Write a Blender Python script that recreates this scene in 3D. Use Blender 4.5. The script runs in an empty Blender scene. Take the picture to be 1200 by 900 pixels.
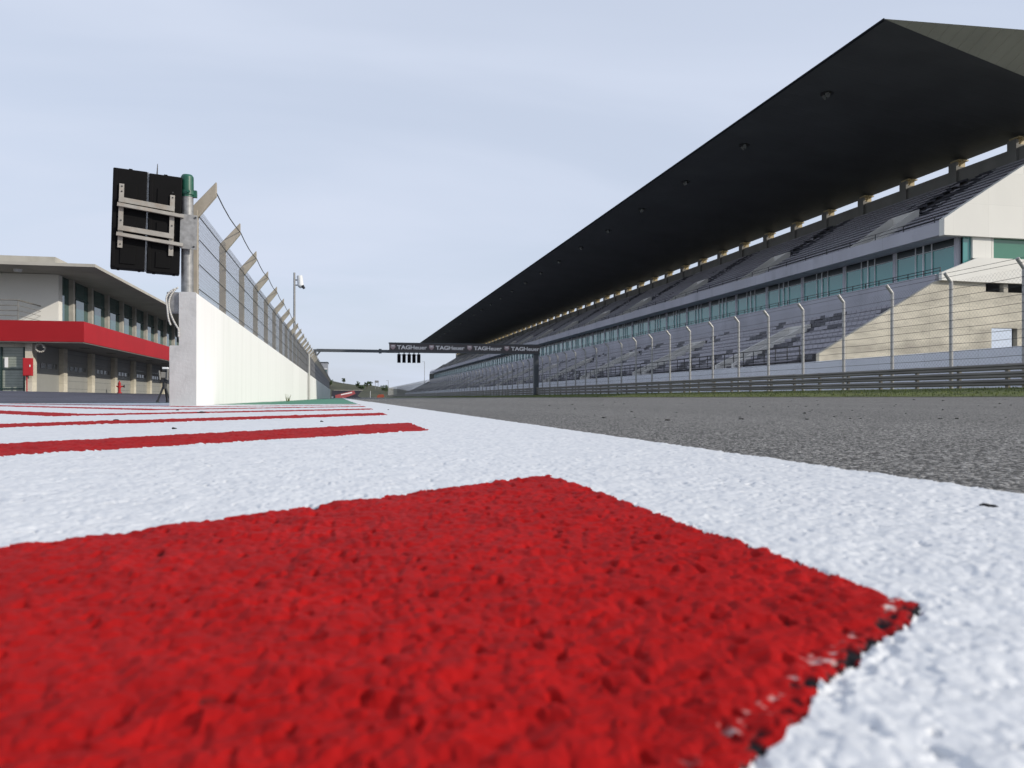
import bpy, math, random
import numpy as np
from mathutils import Vector, Matrix

random.seed(7)
RNG = np.random.RandomState(11)
scene = bpy.context.scene
COL = scene.collection
R = math.radians

# ----------------------------------------------------------------------------------------------
# survey: camera 10 cm above the ground at the origin, +Y runs along the straight, +X to the stand
# ----------------------------------------------------------------------------------------------
YAW = R(12.2); F = 924.0; HZ = 466.0; CAMH = 0.10
SA, CA = math.sin(YAW), math.cos(YAW)
def ang(px): return math.atan((px - 600) / F) + YAW
def on_y(px, Y): return Y * math.tan(ang(px))
def on_x(px, X): return X / math.tan(ang(px))
def depth(X, Y): return X * SA + Y * CA
def zz(py, X, Y): return CAMH + (HZ - py) * depth(X, Y) / F
def ground_pt(px, py):
    d = CAMH * F / (py - HZ); l = (px - 600) / F * d
    return (d * SA + l * CA, d * CA - l * SA)

# ----------------------------------------------------------------------------------------------
# helpers
# ----------------------------------------------------------------------------------------------
class MB:
    """collects faces; build() links them as ONE mesh object"""
    def __init__(s): s.v = []; s.f = []; s.m = []; s.cur = 0
    def face(s, pts):
        b = len(s.v); s.v += [tuple(p) for p in pts]; s.f.append(tuple(range(b, b + len(pts)))); s.m.append(s.cur)
    def _hull(s, A, B, caps=True):
        n = len(A); b = len(s.v); s.v += [tuple(p) for p in A] + [tuple(p) for p in B]
        for i in range(n):
            j = (i + 1) % n; s.f.append((b + i, b + j, b + n + j, b + n + i)); s.m.append(s.cur)
        if caps:
            s.f.append(tuple(b + i for i in reversed(range(n)))); s.m.append(s.cur)
            s.f.append(tuple(b + n + i for i in range(n))); s.m.append(s.cur)
    def box(s, x0, x1, y0, y1, z0, z1):
        s._hull([(x0, y0, z0), (x1, y0, z0), (x1, y1, z0), (x0, y1, z0)], [(x0, y0, z1), (x1, y0, z1), (x1, y1, z1), (x0, y1, z1)])
    def prism_y(s, poly, y0, y1):      # poly of (x, z) swept along y
        s._hull([(x, y0, z) for x, z in poly], [(x, y1, z) for x, z in poly])
    def prism_x(s, poly, x0, x1):      # poly of (y, z)
        s._hull([(x0, y, z) for y, z in poly], [(x1, y, z) for y, z in poly])
    def prism_z(s, poly, z0, z1):
        s._hull([(x, y, z0) for x, y in poly], [(x, y, z1) for x, y in poly])
    def tube(s, p0, p1, r0, r1=None, n=8, caps=True):
        r1 = r0 if r1 is None else r1
        p0 = Vector(p0); p1 = Vector(p1); d = (p1 - p0).normalized()
        u = d.orthogonal().normalized(); w = d.cross(u)
        A = []; B = []
        for i in range(n):
            t = 2 * math.pi * i / n + math.pi / n
            o = u * math.cos(t) + w * math.sin(t)
            A.append(p0 + o * r0); B.append(p1 + o * r1)
        s._hull(A, B, caps)
    def path(s, pts, r, n=6):
        for a, b in zip(pts[:-1], pts[1:]): s.tube(a, b, r, n=n)
    def bar(s, p0, p1, w, h, up=(0, 0, 1)):
        p0 = Vector(p0); p1 = Vector(p1); d = (p1 - p0).normalized()
        a = d.cross(Vector(up)).normalized() * (w / 2); b = a.cross(d).normalized() * (h / 2)
        s._hull([p0 - a - b, p0 + a - b, p0 + a + b, p0 - a + b], [p1 - a - b, p1 + a - b, p1 + a + b, p1 - a + b])
    def build(s, name, mat, parent=None, smooth=False, bevel=0):
        me = bpy.data.meshes.new(name)
        me.from_pydata(s.v, [], s.f); me.validate(); 
        mats = mat if isinstance(mat, (list, tuple)) else [mat]
        for m in mats: me.materials.append(m)
        if len(mats) > 1: me.polygons.foreach_set('material_index', s.m)
        import bmesh
        bm = bmesh.new(); bm.from_mesh(me)
        bmesh.ops.recalc_face_normals(bm, faces=bm.faces)
        bm.to_mesh(me); bm.free()
        if smooth: me.polygons.foreach_set('use_smooth', [True] * len(me.polygons))
        o = bpy.data.objects.new(name, me); COL.objects.link(o)
        if parent is not None: o.parent = parent
        if bevel:
            md = o.modifiers.new('bevel', 'BEVEL'); md.width = bevel; md.segments = 2; md.limit_method = 'ANGLE'
        return o

def tag(o, label=None, cat=None, group=None, kind=None):
    if label: o['label'] = label
    if cat: o['category'] = cat
    if group: o['group'] = group
    if kind: o['kind'] = kind
    return o
def thing(name, loc, label, cat, group=None, rz=0):
    o = bpy.data.objects.new(name, None); o.empty_display_size = .2; COL.objects.link(o)
    o.location = loc; o.rotation_euler = (0, 0, rz)
    return tag(o, label, cat, group)
def dup(o, parent=None, loc=None):
    c = o.copy(); COL.objects.link(c)
    if parent is not None: c.parent = parent
    if loc is not None: c.location = loc
    return c
def dup_tree(o, loc, label=None, parent=None):
    kids = [k for k in list(bpy.data.objects) if k.parent is o]
    c = o.copy(); COL.objects.link(c); c.location = loc
    if parent is not None: c.parent = parent
    if label: c['label'] = label
    for k in kids: dup_tree(k, k.location.copy(), None, c)
    return c

# ----------------------------------------------------------------------------------------------
# materials
# ----------------------------------------------------------------------------------------------
def mat(name, col, rough=.6, metal=0., var=.0, vscale=3., bump=0., bscale=40., spec=.5, stain=None, stretch=(1, 1, 1), stain_scale=1.2, stain_amt=.5, detail=6, stain_lo=.52, stain_hi=.72, panel=None):
    m = bpy.data.materials.new(name); m.use_nodes = True
    nt = m.node_tree; N = nt.nodes; L = nt.links
    b = N['Principled BSDF']
    b.inputs['Roughness'].default_value = rough; b.inputs['Metallic'].default_value = metal
    b.inputs['Specular IOR Level'].default_value = spec
    b.inputs['Base Color'].default_value = (*col, 1)
    if var or bump or stain:
        tc = N.new('ShaderNodeTexCoord'); mp = N.new('ShaderNodeMapping'); mp.inputs['Scale'].default_value = stretch
        L.new(tc.outputs['Object'], mp.inputs['Vector'])
    src = None
    if var:
        n = N.new('ShaderNodeTexNoise'); n.inputs['Scale'].default_value = vscale; n.inputs['Detail'].default_value = detail
        L.new(mp.outputs['Vector'], n.inputs['Vector'])
        r = N.new('ShaderNodeMapRange'); r.inputs['From Min'].default_value = .3; r.inputs['From Max'].default_value = .7
        r.inputs['To Min'].default_value = 1 - var; r.inputs['To Max'].default_value = 1 + var
        L.new(n.outputs['Fac'], r.inputs['Value'])
        mx = N.new('ShaderNodeMix'); mx.data_type = 'RGBA'; mx.blend_type = 'MULTIPLY'; mx.inputs['Factor'].default_value = 1
        mx.inputs[6].default_value = (*col, 1); L.new(r.outputs['Result'], mx.inputs[7]); src = mx.outputs[2]
    if stain:
        n2 = N.new('ShaderNodeTexNoise'); n2.inputs['Scale'].default_value = stain_scale; n2.inputs['Detail'].default_value = 8
        n2.inputs['Roughness'].default_value = .65
        L.new(mp.outputs['Vector'], n2.inputs['Vector'])
        cr = N.new('ShaderNodeMapRange'); cr.inputs['From Min'].default_value = stain_lo; cr.inputs['From Max'].default_value = stain_hi
        cr.inputs['To Max'].default_value = stain_amt
        L.new(n2.outputs['Fac'], cr.inputs['Value'])
        m2 = N.new('ShaderNodeMix'); m2.data_type = 'RGBA'
        L.new(cr.outputs['Result'], m2.inputs['Factor'])
        if src: L.new(src, m2.inputs[6])
        else: m2.inputs[6].default_value = (*col, 1)
        m2.inputs[7].default_value = (*stain, 1); src = m2.outputs[2]
    if panel:
        ax, bw_, bh_, dk = panel
        t2 = N.new('ShaderNodeTexCoord'); sx = N.new('ShaderNodeSeparateXYZ'); L.new(t2.outputs['Object'], sx.inputs[0])
        cv = N.new('ShaderNodeCombineXYZ'); L.new(sx.outputs[ax], cv.inputs[0]); L.new(sx.outputs['Z'], cv.inputs[1])
        bk = N.new('ShaderNodeTexBrick'); bk.offset = 0; bk.inputs['Scale'].default_value = 1; bk.inputs['Brick Width'].default_value = bw_; bk.inputs['Row Height'].default_value = bh_
        bk.inputs['Mortar Size'].default_value = .014; bk.inputs['Mortar Smooth'].default_value = .3; bk.inputs['Bias'].default_value = 0
        bk.inputs['Color1'].default_value = (1, 1, 1, 1); bk.inputs['Color2'].default_value = (.93, .93, .93, 1); bk.inputs['Mortar'].default_value = (dk, dk, dk, 1)
        L.new(cv.outputs[0], bk.inputs['Vector'])
        m4 = N.new('ShaderNodeMix'); m4.data_type = 'RGBA'; m4.blend_type = 'MULTIPLY'; m4.inputs['Factor'].default_value = 1
        if src: L.new(src, m4.inputs[6])
        else: m4.inputs[6].default_value = (*col, 1)
        L.new(bk.outputs['Color'], m4.inputs[7]); src = m4.outputs[2]
    if src: L.new(src, b.inputs['Base Color'])
    if bump:
        n = N.new('ShaderNodeTexNoise'); n.inputs['Scale'].default_value = bscale; n.inputs['Detail'].default_value = 4
        L.new(mp.outputs['Vector'], n.inputs['Vector'])
        bp = N.new('ShaderNodeBump'); bp.inputs['Strength'].default_value = 1; bp.inputs['Distance'].default_value = bump
        L.new(n.outputs['Fac'], bp.inputs['Height']); L.new(bp.outputs['Normal'], b.inputs['Normal'])
    return m

def paint_mat(name, col, col2, worn=True, rough=.55, spec=.3):
    """thick road paint on coarse asphalt: fine bumps, and bare asphalt where attribute 'wear' says the paint has gone"""
    m = bpy.data.materials.new(name); m.use_nodes = True
    nt = m.node_tree; N = nt.nodes; L = nt.links; b = N['Principled BSDF']
    tc = N.new('ShaderNodeTexCoord')
    n = N.new('ShaderNodeTexNoise'); n.inputs['Scale'].default_value = 14; n.inputs['Detail'].default_value = 9; n.inputs['Roughness'].default_value = .7
    L.new(tc.outputs['Object'], n.inputs['Vector'])
    mr = N.new('ShaderNodeMapRange'); mr.inputs['From Min'].default_value = .3; mr.inputs['From Max'].default_value = .7
    L.new(n.outputs['Fac'], mr.inputs['Value'])
    mx = N.new('ShaderNodeMix'); mx.data_type = 'RGBA'; L.new(mr.outputs['Result'], mx.inputs['Factor'])
    mx.inputs[6].default_value = (*col, 1); mx.inputs[7].default_value = (*col2, 1); src = mx.outputs[2]
    at = N.new('ShaderNodeAttribute'); at.attribute_name = 'wear'
    m2 = N.new('ShaderNodeMix'); m2.data_type = 'RGBA'; L.new(at.outputs['Fac'], m2.inputs['Factor'])
    L.new(src, m2.inputs[6]); m2.inputs[7].default_value = (.018, .018, .02, 1)
    at2 = N.new('ShaderNodeAttribute'); at2.attribute_name = 'scuff'
    m3 = N.new('ShaderNodeMix'); m3.data_type = 'RGBA'; L.new(at2.outputs['Fac'], m3.inputs['Factor'])
    L.new(m2.outputs[2], m3.inputs[6]); m3.inputs[7].default_value = (.6, .58, .56, 1)
    L.new(m3.outputs[2], b.inputs['Base Color'])
    b.inputs['Roughness'].default_value = rough; b.inputs['Specular IOR Level'].default_value = spec
    v = N.new('ShaderNodeTexVoronoi'); v.inputs['Scale'].default_value = 130; L.new(tc.outputs['Object'], v.inputs['Vector'])
    n2 = N.new('ShaderNodeTexNoise'); n2.inputs['Scale'].default_value = 330; n2.inputs['Detail'].default_value = 3; L.new(tc.outputs['Object'], n2.inputs['Vector'])
    ad = N.new('ShaderNodeMath'); ad.operation = 'MULTIPLY_ADD'; L.new(v.outputs['Distance'], ad.inputs[0]); ad.inputs[1].default_value = -.7; L.new(n2.outputs['Fac'], ad.inputs[2])
    bp = N.new('ShaderNodeBump'); bp.inputs['Strength'].default_value = .12; bp.inputs['Distance'].default_value = .0010
    L.new(ad.outputs[0], bp.inputs['Height']); L.new(bp.outputs['Normal'], b.inputs['Normal'])
    return m

def asphalt_mat(name, dark, light, scale=110, patch=.25):
    m = bpy.data.materials.new(name); m.use_nodes = True
    nt = m.node_tree; N = nt.nodes; L = nt.links; b = N['Principled BSDF']
    tc = N.new('ShaderNodeTexCoord')
    v = N.new('ShaderNodeTexVoronoi'); v.inputs['Scale'].default_value = scale; L.new(tc.outputs['Object'], v.inputs['Vector'])
    sep = N.new('ShaderNodeSeparateColor'); L.new(v.outputs['Color'], sep.inputs['Color'])
    cr = N.new('ShaderNodeValToRGB'); cr.color_ramp.interpolation = 'LINEAR'
    e = cr.color_ramp.elements; e[0].position = .45; e[0].color = (*dark, 1); e[1].position = 1.0; e[1].color = (*light, 1)
    L.new(sep.outputs[0], cr.inputs['Fac'])
    n = N.new('ShaderNodeTexNoise'); n.inputs['Scale'].default_value = .6; n.inputs['Detail'].default_value = 8
    mp = N.new('ShaderNodeMapping'); mp.inputs['Scale'].default_value = (1.6, .12, 1); L.new(tc.outputs['Object'], mp.inputs['Vector']); L.new(mp.outputs['Vector'], n.inputs['Vector'])
    mr = N.new('ShaderNodeMapRange'); mr.inputs['From Min'].default_value = .3; mr.inputs['From Max'].default_value = .7
    mr.inputs['To Min'].default_value = 1 - patch; mr.inputs['To Max'].default_value = 1 + patch
    L.new(n.outputs['Fac'], mr.inputs['Value'])
    mx = N.new('ShaderNodeMix'); mx.data_type = 'RGBA'; mx.blend_type = 'MULTIPLY'; mx.inputs['Factor'].default_value = 1
    L.new(cr.outputs['Color'], mx.inputs[6]); L.new(mr.outputs['Result'], mx.inputs[7]); L.new(mx.outputs[2], b.inputs['Base Color'])
    b.inputs['Roughness'].default_value = .85; b.inputs['Specular IOR Level'].default_value = .3
    bp = N.new('ShaderNodeBump'); bp.inputs['Strength'].default_value = .8; bp.inputs['Distance'].default_value = .002; bp.invert = True
    L.new(v.outputs['Distance'], bp.inputs['Height']); L.new(bp.outputs['Normal'], b.inputs['Normal'])
    return m

def seam_mat(name, col, rough, axis_scale, width=.06, spec=.5, metal=0., bumpd=.03):
    """sheet-metal cladding with evenly spaced standing seams"""
    m = mat(name, col, rough=rough, metal=metal, var=.12, vscale=.25, spec=spec)
    nt = m.node_tree; N = nt.nodes; L = nt.links; b = N['Principled BSDF']
    tc = N.new('ShaderNodeTexCoord'); mp = N.new('ShaderNodeMapping'); mp.inputs['Scale'].default_value = axis_scale
    L.new(tc.outputs['Object'], mp.inputs['Vector'])
    sx = N.new('ShaderNodeSeparateXYZ'); L.new(mp.outputs['Vector'], sx.inputs['Vector'])
    ad = N.new('ShaderNodeMath'); ad.operation = 'ADD'; L.new(sx.outputs['X'], ad.inputs[0]); L.new(sx.outputs['Y'], ad.inputs[1])
    pp = N.new('ShaderNodeMath'); pp.operation = 'PINGPONG'; pp.inputs[1].default_value = .5; L.new(ad.outputs[0], pp.inputs[0])
    mr = N.new('ShaderNodeMapRange'); mr.inputs['From Min'].default_value = 0; mr.inputs['From Max'].default_value = width; L.new(pp.outputs[0], mr.inputs['Value'])
    bp = N.new('ShaderNodeBump'); bp.inputs['Distance'].default_value = bumpd; bp.inputs['Strength'].default_value = .7
    L.new(mr.outputs['Result'], bp.inputs['Height']); L.new(bp.outputs['Normal'], b.inputs['Normal'])
    return m

M = {}
M['white_paint'] = paint_mat('white_road_paint', (.64, .655, .672), (.55, .57, .60))
M['red_paint'] = paint_mat('red_road_paint', (.375, .0095, .0098), (.25, .0062, .0066), rough=.6, spec=.03)
M['green_paint'] = paint_mat('green_road_paint', (.03, .20, .11), (.02, .15, .08))
M['asphalt'] = asphalt_mat('track_asphalt', (.045, .044, .042), (.38, .37, .35), 220, .15)
M['lane'] = asphalt_mat('pit_lane_asphalt', (.05, .052, .07), (.10, .105, .14), 60)
M['service'] = asphalt_mat('service_asphalt', (.07, .07, .068), (.14, .14, .13), 40)
M['edge'] = mat('dark_track_edge', (.05, .05, .052), .9, var=.2, vscale=1)
M['teal_paint'] = mat('teal_line_paint', (.02, .12, .11), .7)
M['soil'] = mat('dry_soil', (.13, .12, .06), .95, var=.4, vscale=.08)
M['grass'] = mat('verge_grass', (.085, .105, .026), .95, var=.5, vscale=1.5, bump=.05, bscale=30)
M['blade'] = mat('grass_blade', (.10, .125, .03), .9, var=.4, vscale=1.)
M['wall_white'] = mat('white_wall_paint', (.76, .765, .76), .7, var=.03, vscale=2, stain=(.56, .57, .54), stretch=(1, 1.6, .12), stain_scale=1.3, stain_amt=.32, panel=('Y', 4.0, 30, .82), bump=.002, bscale=30)
M['concrete_grey'] = mat('grey_end_concrete', (.44, .45, .46), .85, var=.06, vscale=4, stain=(.2, .2, .2), stain_scale=3, stain_amt=.4, bump=.004, bscale=25)
M['concrete_beige'] = mat('beige_cast_concrete', (.58, .545, .45), .85, var=.13, vscale=1.6, stain=(.20, .185, .16), stretch=(.35, .35, 1.0), stain_scale=.9, stain_amt=.7, stain_lo=.47, stain_hi=.70, panel=('X', 2.7, 1.35, .72), bump=.006, bscale=12)
M['concrete'] = mat('plain_concrete', (.40, .385, .35), .85, var=.10, vscale=1.5, stain=(.22, .21, .19), stain_scale=.8, stain_amt=.5)
M['concrete_dark'] = mat('weathered_concrete', (.22, .215, .20), .9, var=.12, vscale=.8)
M['stand_concrete'] = mat('stand_concrete', (.46, .46, .51), .85, var=.08, vscale=.7, stain=(.24, .24, .27), stretch=(1, .5, .25), stain_scale=1.0, stain_amt=.45, panel=('Y', 5.3, 30, .7))
M['stair_wall'] = mat('pale_stair_concrete', (.72, .70, .66), .85, var=.06, vscale=1)
M['boundary_paint'] = mat('pale_boundary_paint', (.80, .825, .88), .7, var=.04, vscale=.7, stain=(.5, .5, .56), stretch=(1, .4, .4), stain_scale=.8, stain_amt=.3, panel=('Y', 3.0, 30, .75))
M['stand_white'] = mat('stand_white_render', (.74, .735, .69), .75, var=.04, vscale=.5, stain=(.55, .53, .47), stretch=(1, 1, .3), stain_scale=.5, stain_amt=.3, panel=('X', 2.4, 1.9, .88))
M['seat'] = mat('grey_seat_plastic', (.35, .34, .38), .5, var=.12, vscale=.4)
M['seat_riser_shade'] = mat('riser_shade_plastic', (.06, .06, .075), .5)  # shade on the aisle step risers, painted as dark seats
M['terrace'] = mat('terrace_concrete', (.12, .118, .13), .9, var=.12, vscale=.6)
M['canopy'] = seam_mat('charcoal_cladding', (.10, .107, .117), .6, (0, 1 / .9, 0), spec=.25, bumpd=.008)
M['canopy_end'] = seam_mat('lit_end_cladding', (.40, .41, .36), .8, (1 / .75, 0, 0), width=.1, bumpd=.05, spec=.15)  # brighter light on the roof's end face, put into a paler cladding colour
M['glass_teal'] = mat('teal_glass', (.06, .26, .25), .04, spec=1.0)
M['glass_end'] = mat('green_glass', (.06, .20, .14), .08, spec=.7)
M['glass_dark'] = mat('dark_green_glass', (.025, .09, .09), .03, spec=1.0)
M['trim'] = mat('matt_black_trim', (.012, .013, .016), .9, spec=.05)
M['soffit_reflection'] = mat('soffit_reflection_dark', (.012, .02, .022), .3)  # dark colour stands in for the soffit reflected in the glass
M['frame_white'] = mat('white_window_frame', (.7, .72, .74), .5)
M['dark_metal'] = mat('dark_metal', (.03, .032, .035), .5, metal=.3)
M['steel'] = mat('galvanised_steel', (.24, .245, .25), .55, metal=.5, var=.25, vscale=16)
M['steel_post'] = mat('galvanised_post', (.40, .40, .39), .55, metal=.25, var=.08, vscale=3)
M['rail'] = mat('guardrail_steel', (.20, .19, .172), .65, metal=.25, var=.25, vscale=1.5, stretch=(1, .3, 3))
M['wire'] = mat('dark_wire', (.10, .10, .10), .5, metal=.5)
M['fence_wire'] = mat('weathered_mesh', (.13, .13, .14), .6, metal=.2)
M['mesh_wire'] = mat('galvanised_mesh', (.2, .2, .2), .5, metal=.5)
M['post_beige'] = mat('beige_fence_post', (.33, .30, .25), .85, var=.12, vscale=5, stain=(.2, .18, .15), stain_scale=4, stain_amt=.5)
M['black_plastic'] = mat('black_housing', (.0035, .0035, .004), .7, var=.2, vscale=4, bump=.001, bscale=30, spec=.12)
M['bracket'] = mat('alloy_bracket', (.33, .315, .285), .5, metal=.45, var=.15, vscale=9, stain=(.25, .18, .12), stain_scale=7, stain_amt=.5)
M['green_cap'] = mat('green_cap_paint', (.010, .085, .055), .4, var=.2, vscale=10)
M['cable_white'] = mat('off_white_cable', (.45, .45, .43), .6)
M['red_band'] = mat('red_band_paint', (.38, .012, .018), .6, var=.05, vscale=.6, spec=.25, panel=('Y', 4.0, 30, .8))
M['red_box'] = mat('red_enamel', (.42, .014, .02), .4)
M['plaster'] = mat('white_plaster', (.72, .71, .67), .8, var=.03, vscale=.7)
M['deck'] = mat('dark_bounce_deck', (.12, .12, .115), .9, var=.1, vscale=.5)  # kept dark to cut light bounced up to the roof soffit
M['roof_slab'] = mat('roof_concrete', (.40, .385, .345), .85, var=.1, vscale=.6, stain=(.25, .24, .2), stain_scale=.5, stain_amt=.5)
M['door_grey'] = mat('grey_shutter', (.27, .275, .26), .6, var=.06, vscale=.8)
M['pane_grey'] = mat('shutter_pane', (.12, .13, .13), .15)
M['screen_pane'] = mat('louvred_glass', (.28, .31, .27), .25, var=.1, vscale=2)
M['frame_green'] = mat('dark_green_frame', (.012, .035, .03), .5)
M['paper'] = mat('white_paper', (.8, .8, .8), .8)
M['gantry'] = mat('gantry_paint', (.075, .085, .095), .5, var=.1, vscale=2)
M['board'] = mat('sign_board_face', (.065, .058, .060), .5)
M['letter'] = mat('sign_lettering', (.80, .78, .78), .6)
M['emblem'] = mat('sign_emblem', (.38, .27, .28), .6)
M['rubber'] = mat('tyre_rubber', (.012, .012, .012), .8)
M['hill'] = mat('hillside_scrub', (.038, .040, .016), .95, var=.6, vscale=.09, stain=(.012, .02, .007), stain_scale=.06, stain_amt=.8)
M['bark'] = mat('bark', (.09, .07, .05), .9)
M['leaf'] = mat('leaf', (.035, .06, .02), .8, var=.4, vscale=.4)
M['hut'] = mat('grey_hut_panel', (.32, .34, .38), .6, var=.05)
M['banner_red'] = mat('faded_red_banner', (.33, .07, .075), .7, var=.1)
M['navy'] = mat('navy_barrier', (.03, .03, .045), .7)
M['orange'] = mat('orange_plastic', (.30, .06, .03), .7)
M['lamp_lens'] = mat('lamp_reflector', (.16, .16, .155), .25, metal=.3)
M['sunlit_gold'] = mat('sunlit_gold_steel', (.42, .34, .19), .6, var=.15, vscale=3)  # golden sunlight on the bracket steel, put into its base colour

# ----------------------------------------------------------------------------------------------
# terrain
# ----------------------------------------------------------------------------------------------
def sm(t): t = np.clip(t, 0, 1); return t * t * (3 - 2 * t)
def gz(X, Y):
    X = np.asarray(X, float); Y = np.asarray(Y, float)
    z = .008 * np.clip(X - .7, 0, 15.8)
    z = z + .30 * np.clip((X - 16.5) / 4.2, 0, 1)
    side = sm((-X - 2.4) / 3.0)
    z = z - .15 * sm((Y - 13) / 28) * side
    z = z + .72 * sm((-X - 9) / 14) * sm((Y - 10) / 20)
    return z
def gzf(x, y): return float(gz(x, y))

def hash2(ix, iy, s):
    h = (ix.astype(np.int64) * 374761393 + iy.astype(np.int64) * 668265263 + s * 1442695041) & 0xffffffff
    h = ((h ^ (h >> 13)) * 1274126177) & 0xffffffff
    h = (h ^ (h >> 16)) & 0xffffffff
    return h / 4294967295.0
def vnoise(x, y, cell, s):
    x = x / cell; y = y / cell; ix = np.floor(x); iy = np.floor(y); fx = sm(x - ix); fy = sm(y - iy)
    a = hash2(ix, iy, s); b = hash2(ix + 1, iy, s); c = hash2(ix, iy + 1, s); d = hash2(ix + 1, iy + 1, s)
    return (a * (1 - fx) + b * fx) * (1 - fy) + (c * (1 - fx) + d * fx) * fy
def worley(x, y, cell, s):
    x = x / cell; y = y / cell; ix = np.floor(x); iy = np.floor(y)
    best = np.full(x.shape, 9.0); hid = np.zeros(x.shape)
    for dx in (-1, 0, 1):
        for dy in (-1, 0, 1):
            cx = ix + dx; cy = iy + dy
            px = cx + .15 + .7 * hash2(cx, cy, s); py = cy + .15 + .7 * hash2(cx, cy, s + 5)
            d = np.hypot(px - x, py - y); k = d < best
            best = np.where(k, d, best); hid = np.where(k, hash2(cx, cy, s + 9), hid)
    return best, hid

def relief(x, y):
    """coarse aggregate: domed stones of two sizes with crevices between them"""
    xx = x + .007 * (vnoise(x, y, .009, 21) - .5) + .002 * (vnoise(x, y, .003, 23) - .5); yy = y + .007 * (vnoise(x, y, .009, 22) - .5) + .002 * (vnoise(x, y, .003, 24) - .5)
    f1, h1 = worley(xx, yy, .0078, 1)
    f2, h2 = worley(xx, yy, .0036, 2)
    d = .0014 * (.35 + .65 * h1) * (1 - np.clip(f1 / .75, 0, 1) ** 2)
    d += .0003 * (.3 + .7 * h2) * (1 - np.clip(f2 / .75, 0, 1) ** 2)
    d += .0012 * (vnoise(x, y, .0062, 9) - .5) + .0022 * (vnoise(x, y, .0165, 3) - .5) + .0011 * (vnoise(x, y, .05, 4) - .5) + .0004 * (vnoise(x, y, .0026, 6) - .5)
    pit = np.clip((.15 - vnoise(x, y, .0075, 7) * (.45 + .55 * vnoise(x, y, .05, 8))) / .09, 0, 1)
    d -= .0016 * pit
    return d, pit

def in_poly(x, y, poly):
    c = np.zeros(x.shape, bool); n = len(poly)
    for i in range(n):
        x0, y0 = poly[i]; x1, y1 = poly[(i + 1) % n]
        k = (y0 > y) != (y1 > y)
        c ^= k & (x < (x1 - x0) * (y - y0) / (y1 - y0 + 1e-12) + x0)
    return c
def seg_dist(x, y, a, b):
    ax, ay = a; dx, dy = b[0] - ax, b[1] - ay
    t = np.clip(((x - ax) * dx + (y - ay) * dy) / (dx * dx + dy * dy), 0, 1)
    return np.hypot(x - ax - t * dx, y - ay - t * dy)

EDGE_X = .69         # outer edge of the white border, next to the asphalt
TIP_X = .262
STRIPES = []
# nearest block (only its right arm is painted as one broad lozenge)
A = ground_pt(643, 557); B = ground_pt(1078, 712); C_ = ground_pt(870, 900); D_ = ground_pt(0, 643)
ext = 3.2
STRIPES.append([A, B, (C_[0] + (C_[0] - B[0]) * 4.5, C_[1] + (C_[1] - B[1]) * 4.5), (D_[0] + (D_[0] - A[0]) * .55, D_[1] + (D_[1] - A[1]) * .55)])
AP = -1.5
def stripe(y0, y1, s_lo, s_hi, left=True, sl=1.45, lx=-5.5):
    pts = [(TIP_X, y1), (TIP_X, y0), (AP, y0 - s_lo * (TIP_X - AP))]
    if left:
        pts += [(lx, y0 - s_lo * (TIP_X - AP) + sl * (AP - lx)), (lx, y1 - s_hi * (TIP_X - AP) + sl * (AP - lx))]
    pts += [(AP, y1 - s_hi * (TIP_X - AP))]
    return pts
STRIPES.append(stripe(2.41, 3.15, 1.11, 1.285))
STRIPES.append(stripe(4.55, 5.25, 1.19, 1.25))
STRIPES.append(stripe(6.65, 7.35, 1.16, 1.2))
STRIPES.append(stripe(8.75, 9.45, 1.16, 1.2))
STRIPES.append(stripe(10.85, 11.5, 1.16, 1.2))

def add_attr(me, name, data):
    a = me.attributes.new(name, 'FLOAT', 'POINT'); a.data.foreach_set('value', data.astype(np.float32))

def mesh_np(name, V, Fq, mats, kind='structure', attrs=None, smooth=True):
    me = bpy.data.meshes.new(name)
    nf = len(Fq)
    me.vertices.add(len(V)); me.vertices.foreach_set('co', V.astype(np.float32).ravel())
    me.loops.add(nf * 4); me.loops.foreach_set('vertex_index', Fq.astype(np.int32).ravel())
    me.polygons.add(nf); me.polygons.foreach_set('loop_start', np.arange(0, nf * 4, 4, dtype=np.int32))
    me.polygons.foreach_set('loop_total', np.full(nf, 4, np.int32))
    me.polygons.foreach_set('use_smooth', np.full(nf, smooth, bool))
    me.update(calc_edges=True)
    for m in mats: me.materials.append(m)
    for k, v in (attrs or {}).items(): add_attr(me, k, v)
    o = bpy.data.objects.new(name, me); COL.objects.link(o)
    if kind: o['kind'] = kind
    return o

def grid(xs, ys, dz=0.):
    xs = np.array(xs, float); ys = np.array(ys, float)
    X, Y = np.meshgrid(xs, ys); Z = gz(X, Y) + dz
    V = np.stack([X.ravel(), Y.ravel(), Z.ravel()], 1)
    nx, ny = len(xs), len(ys)
    i = np.arange(ny - 1)[:, None] * nx + np.arange(nx - 1)[None, :]
    Fq = np.stack([i, i + 1, i + 1 + nx, i + nx], -1).reshape(-1, 4)
    return V, Fq
def span(a, b, step): return list(np.linspace(a, b, max(2, int(abs(b - a) / step) + 1)))
YL = span(-12, 60, 2.) + span(64, 420, 8.)
def combine(parts):
    Vs = []; Fs = []; n = 0
    for V, Fq in parts: Vs.append(V); Fs.append(Fq + n); n += len(V)
    return np.concatenate(Vs), np.concatenate(Fs)

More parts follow.
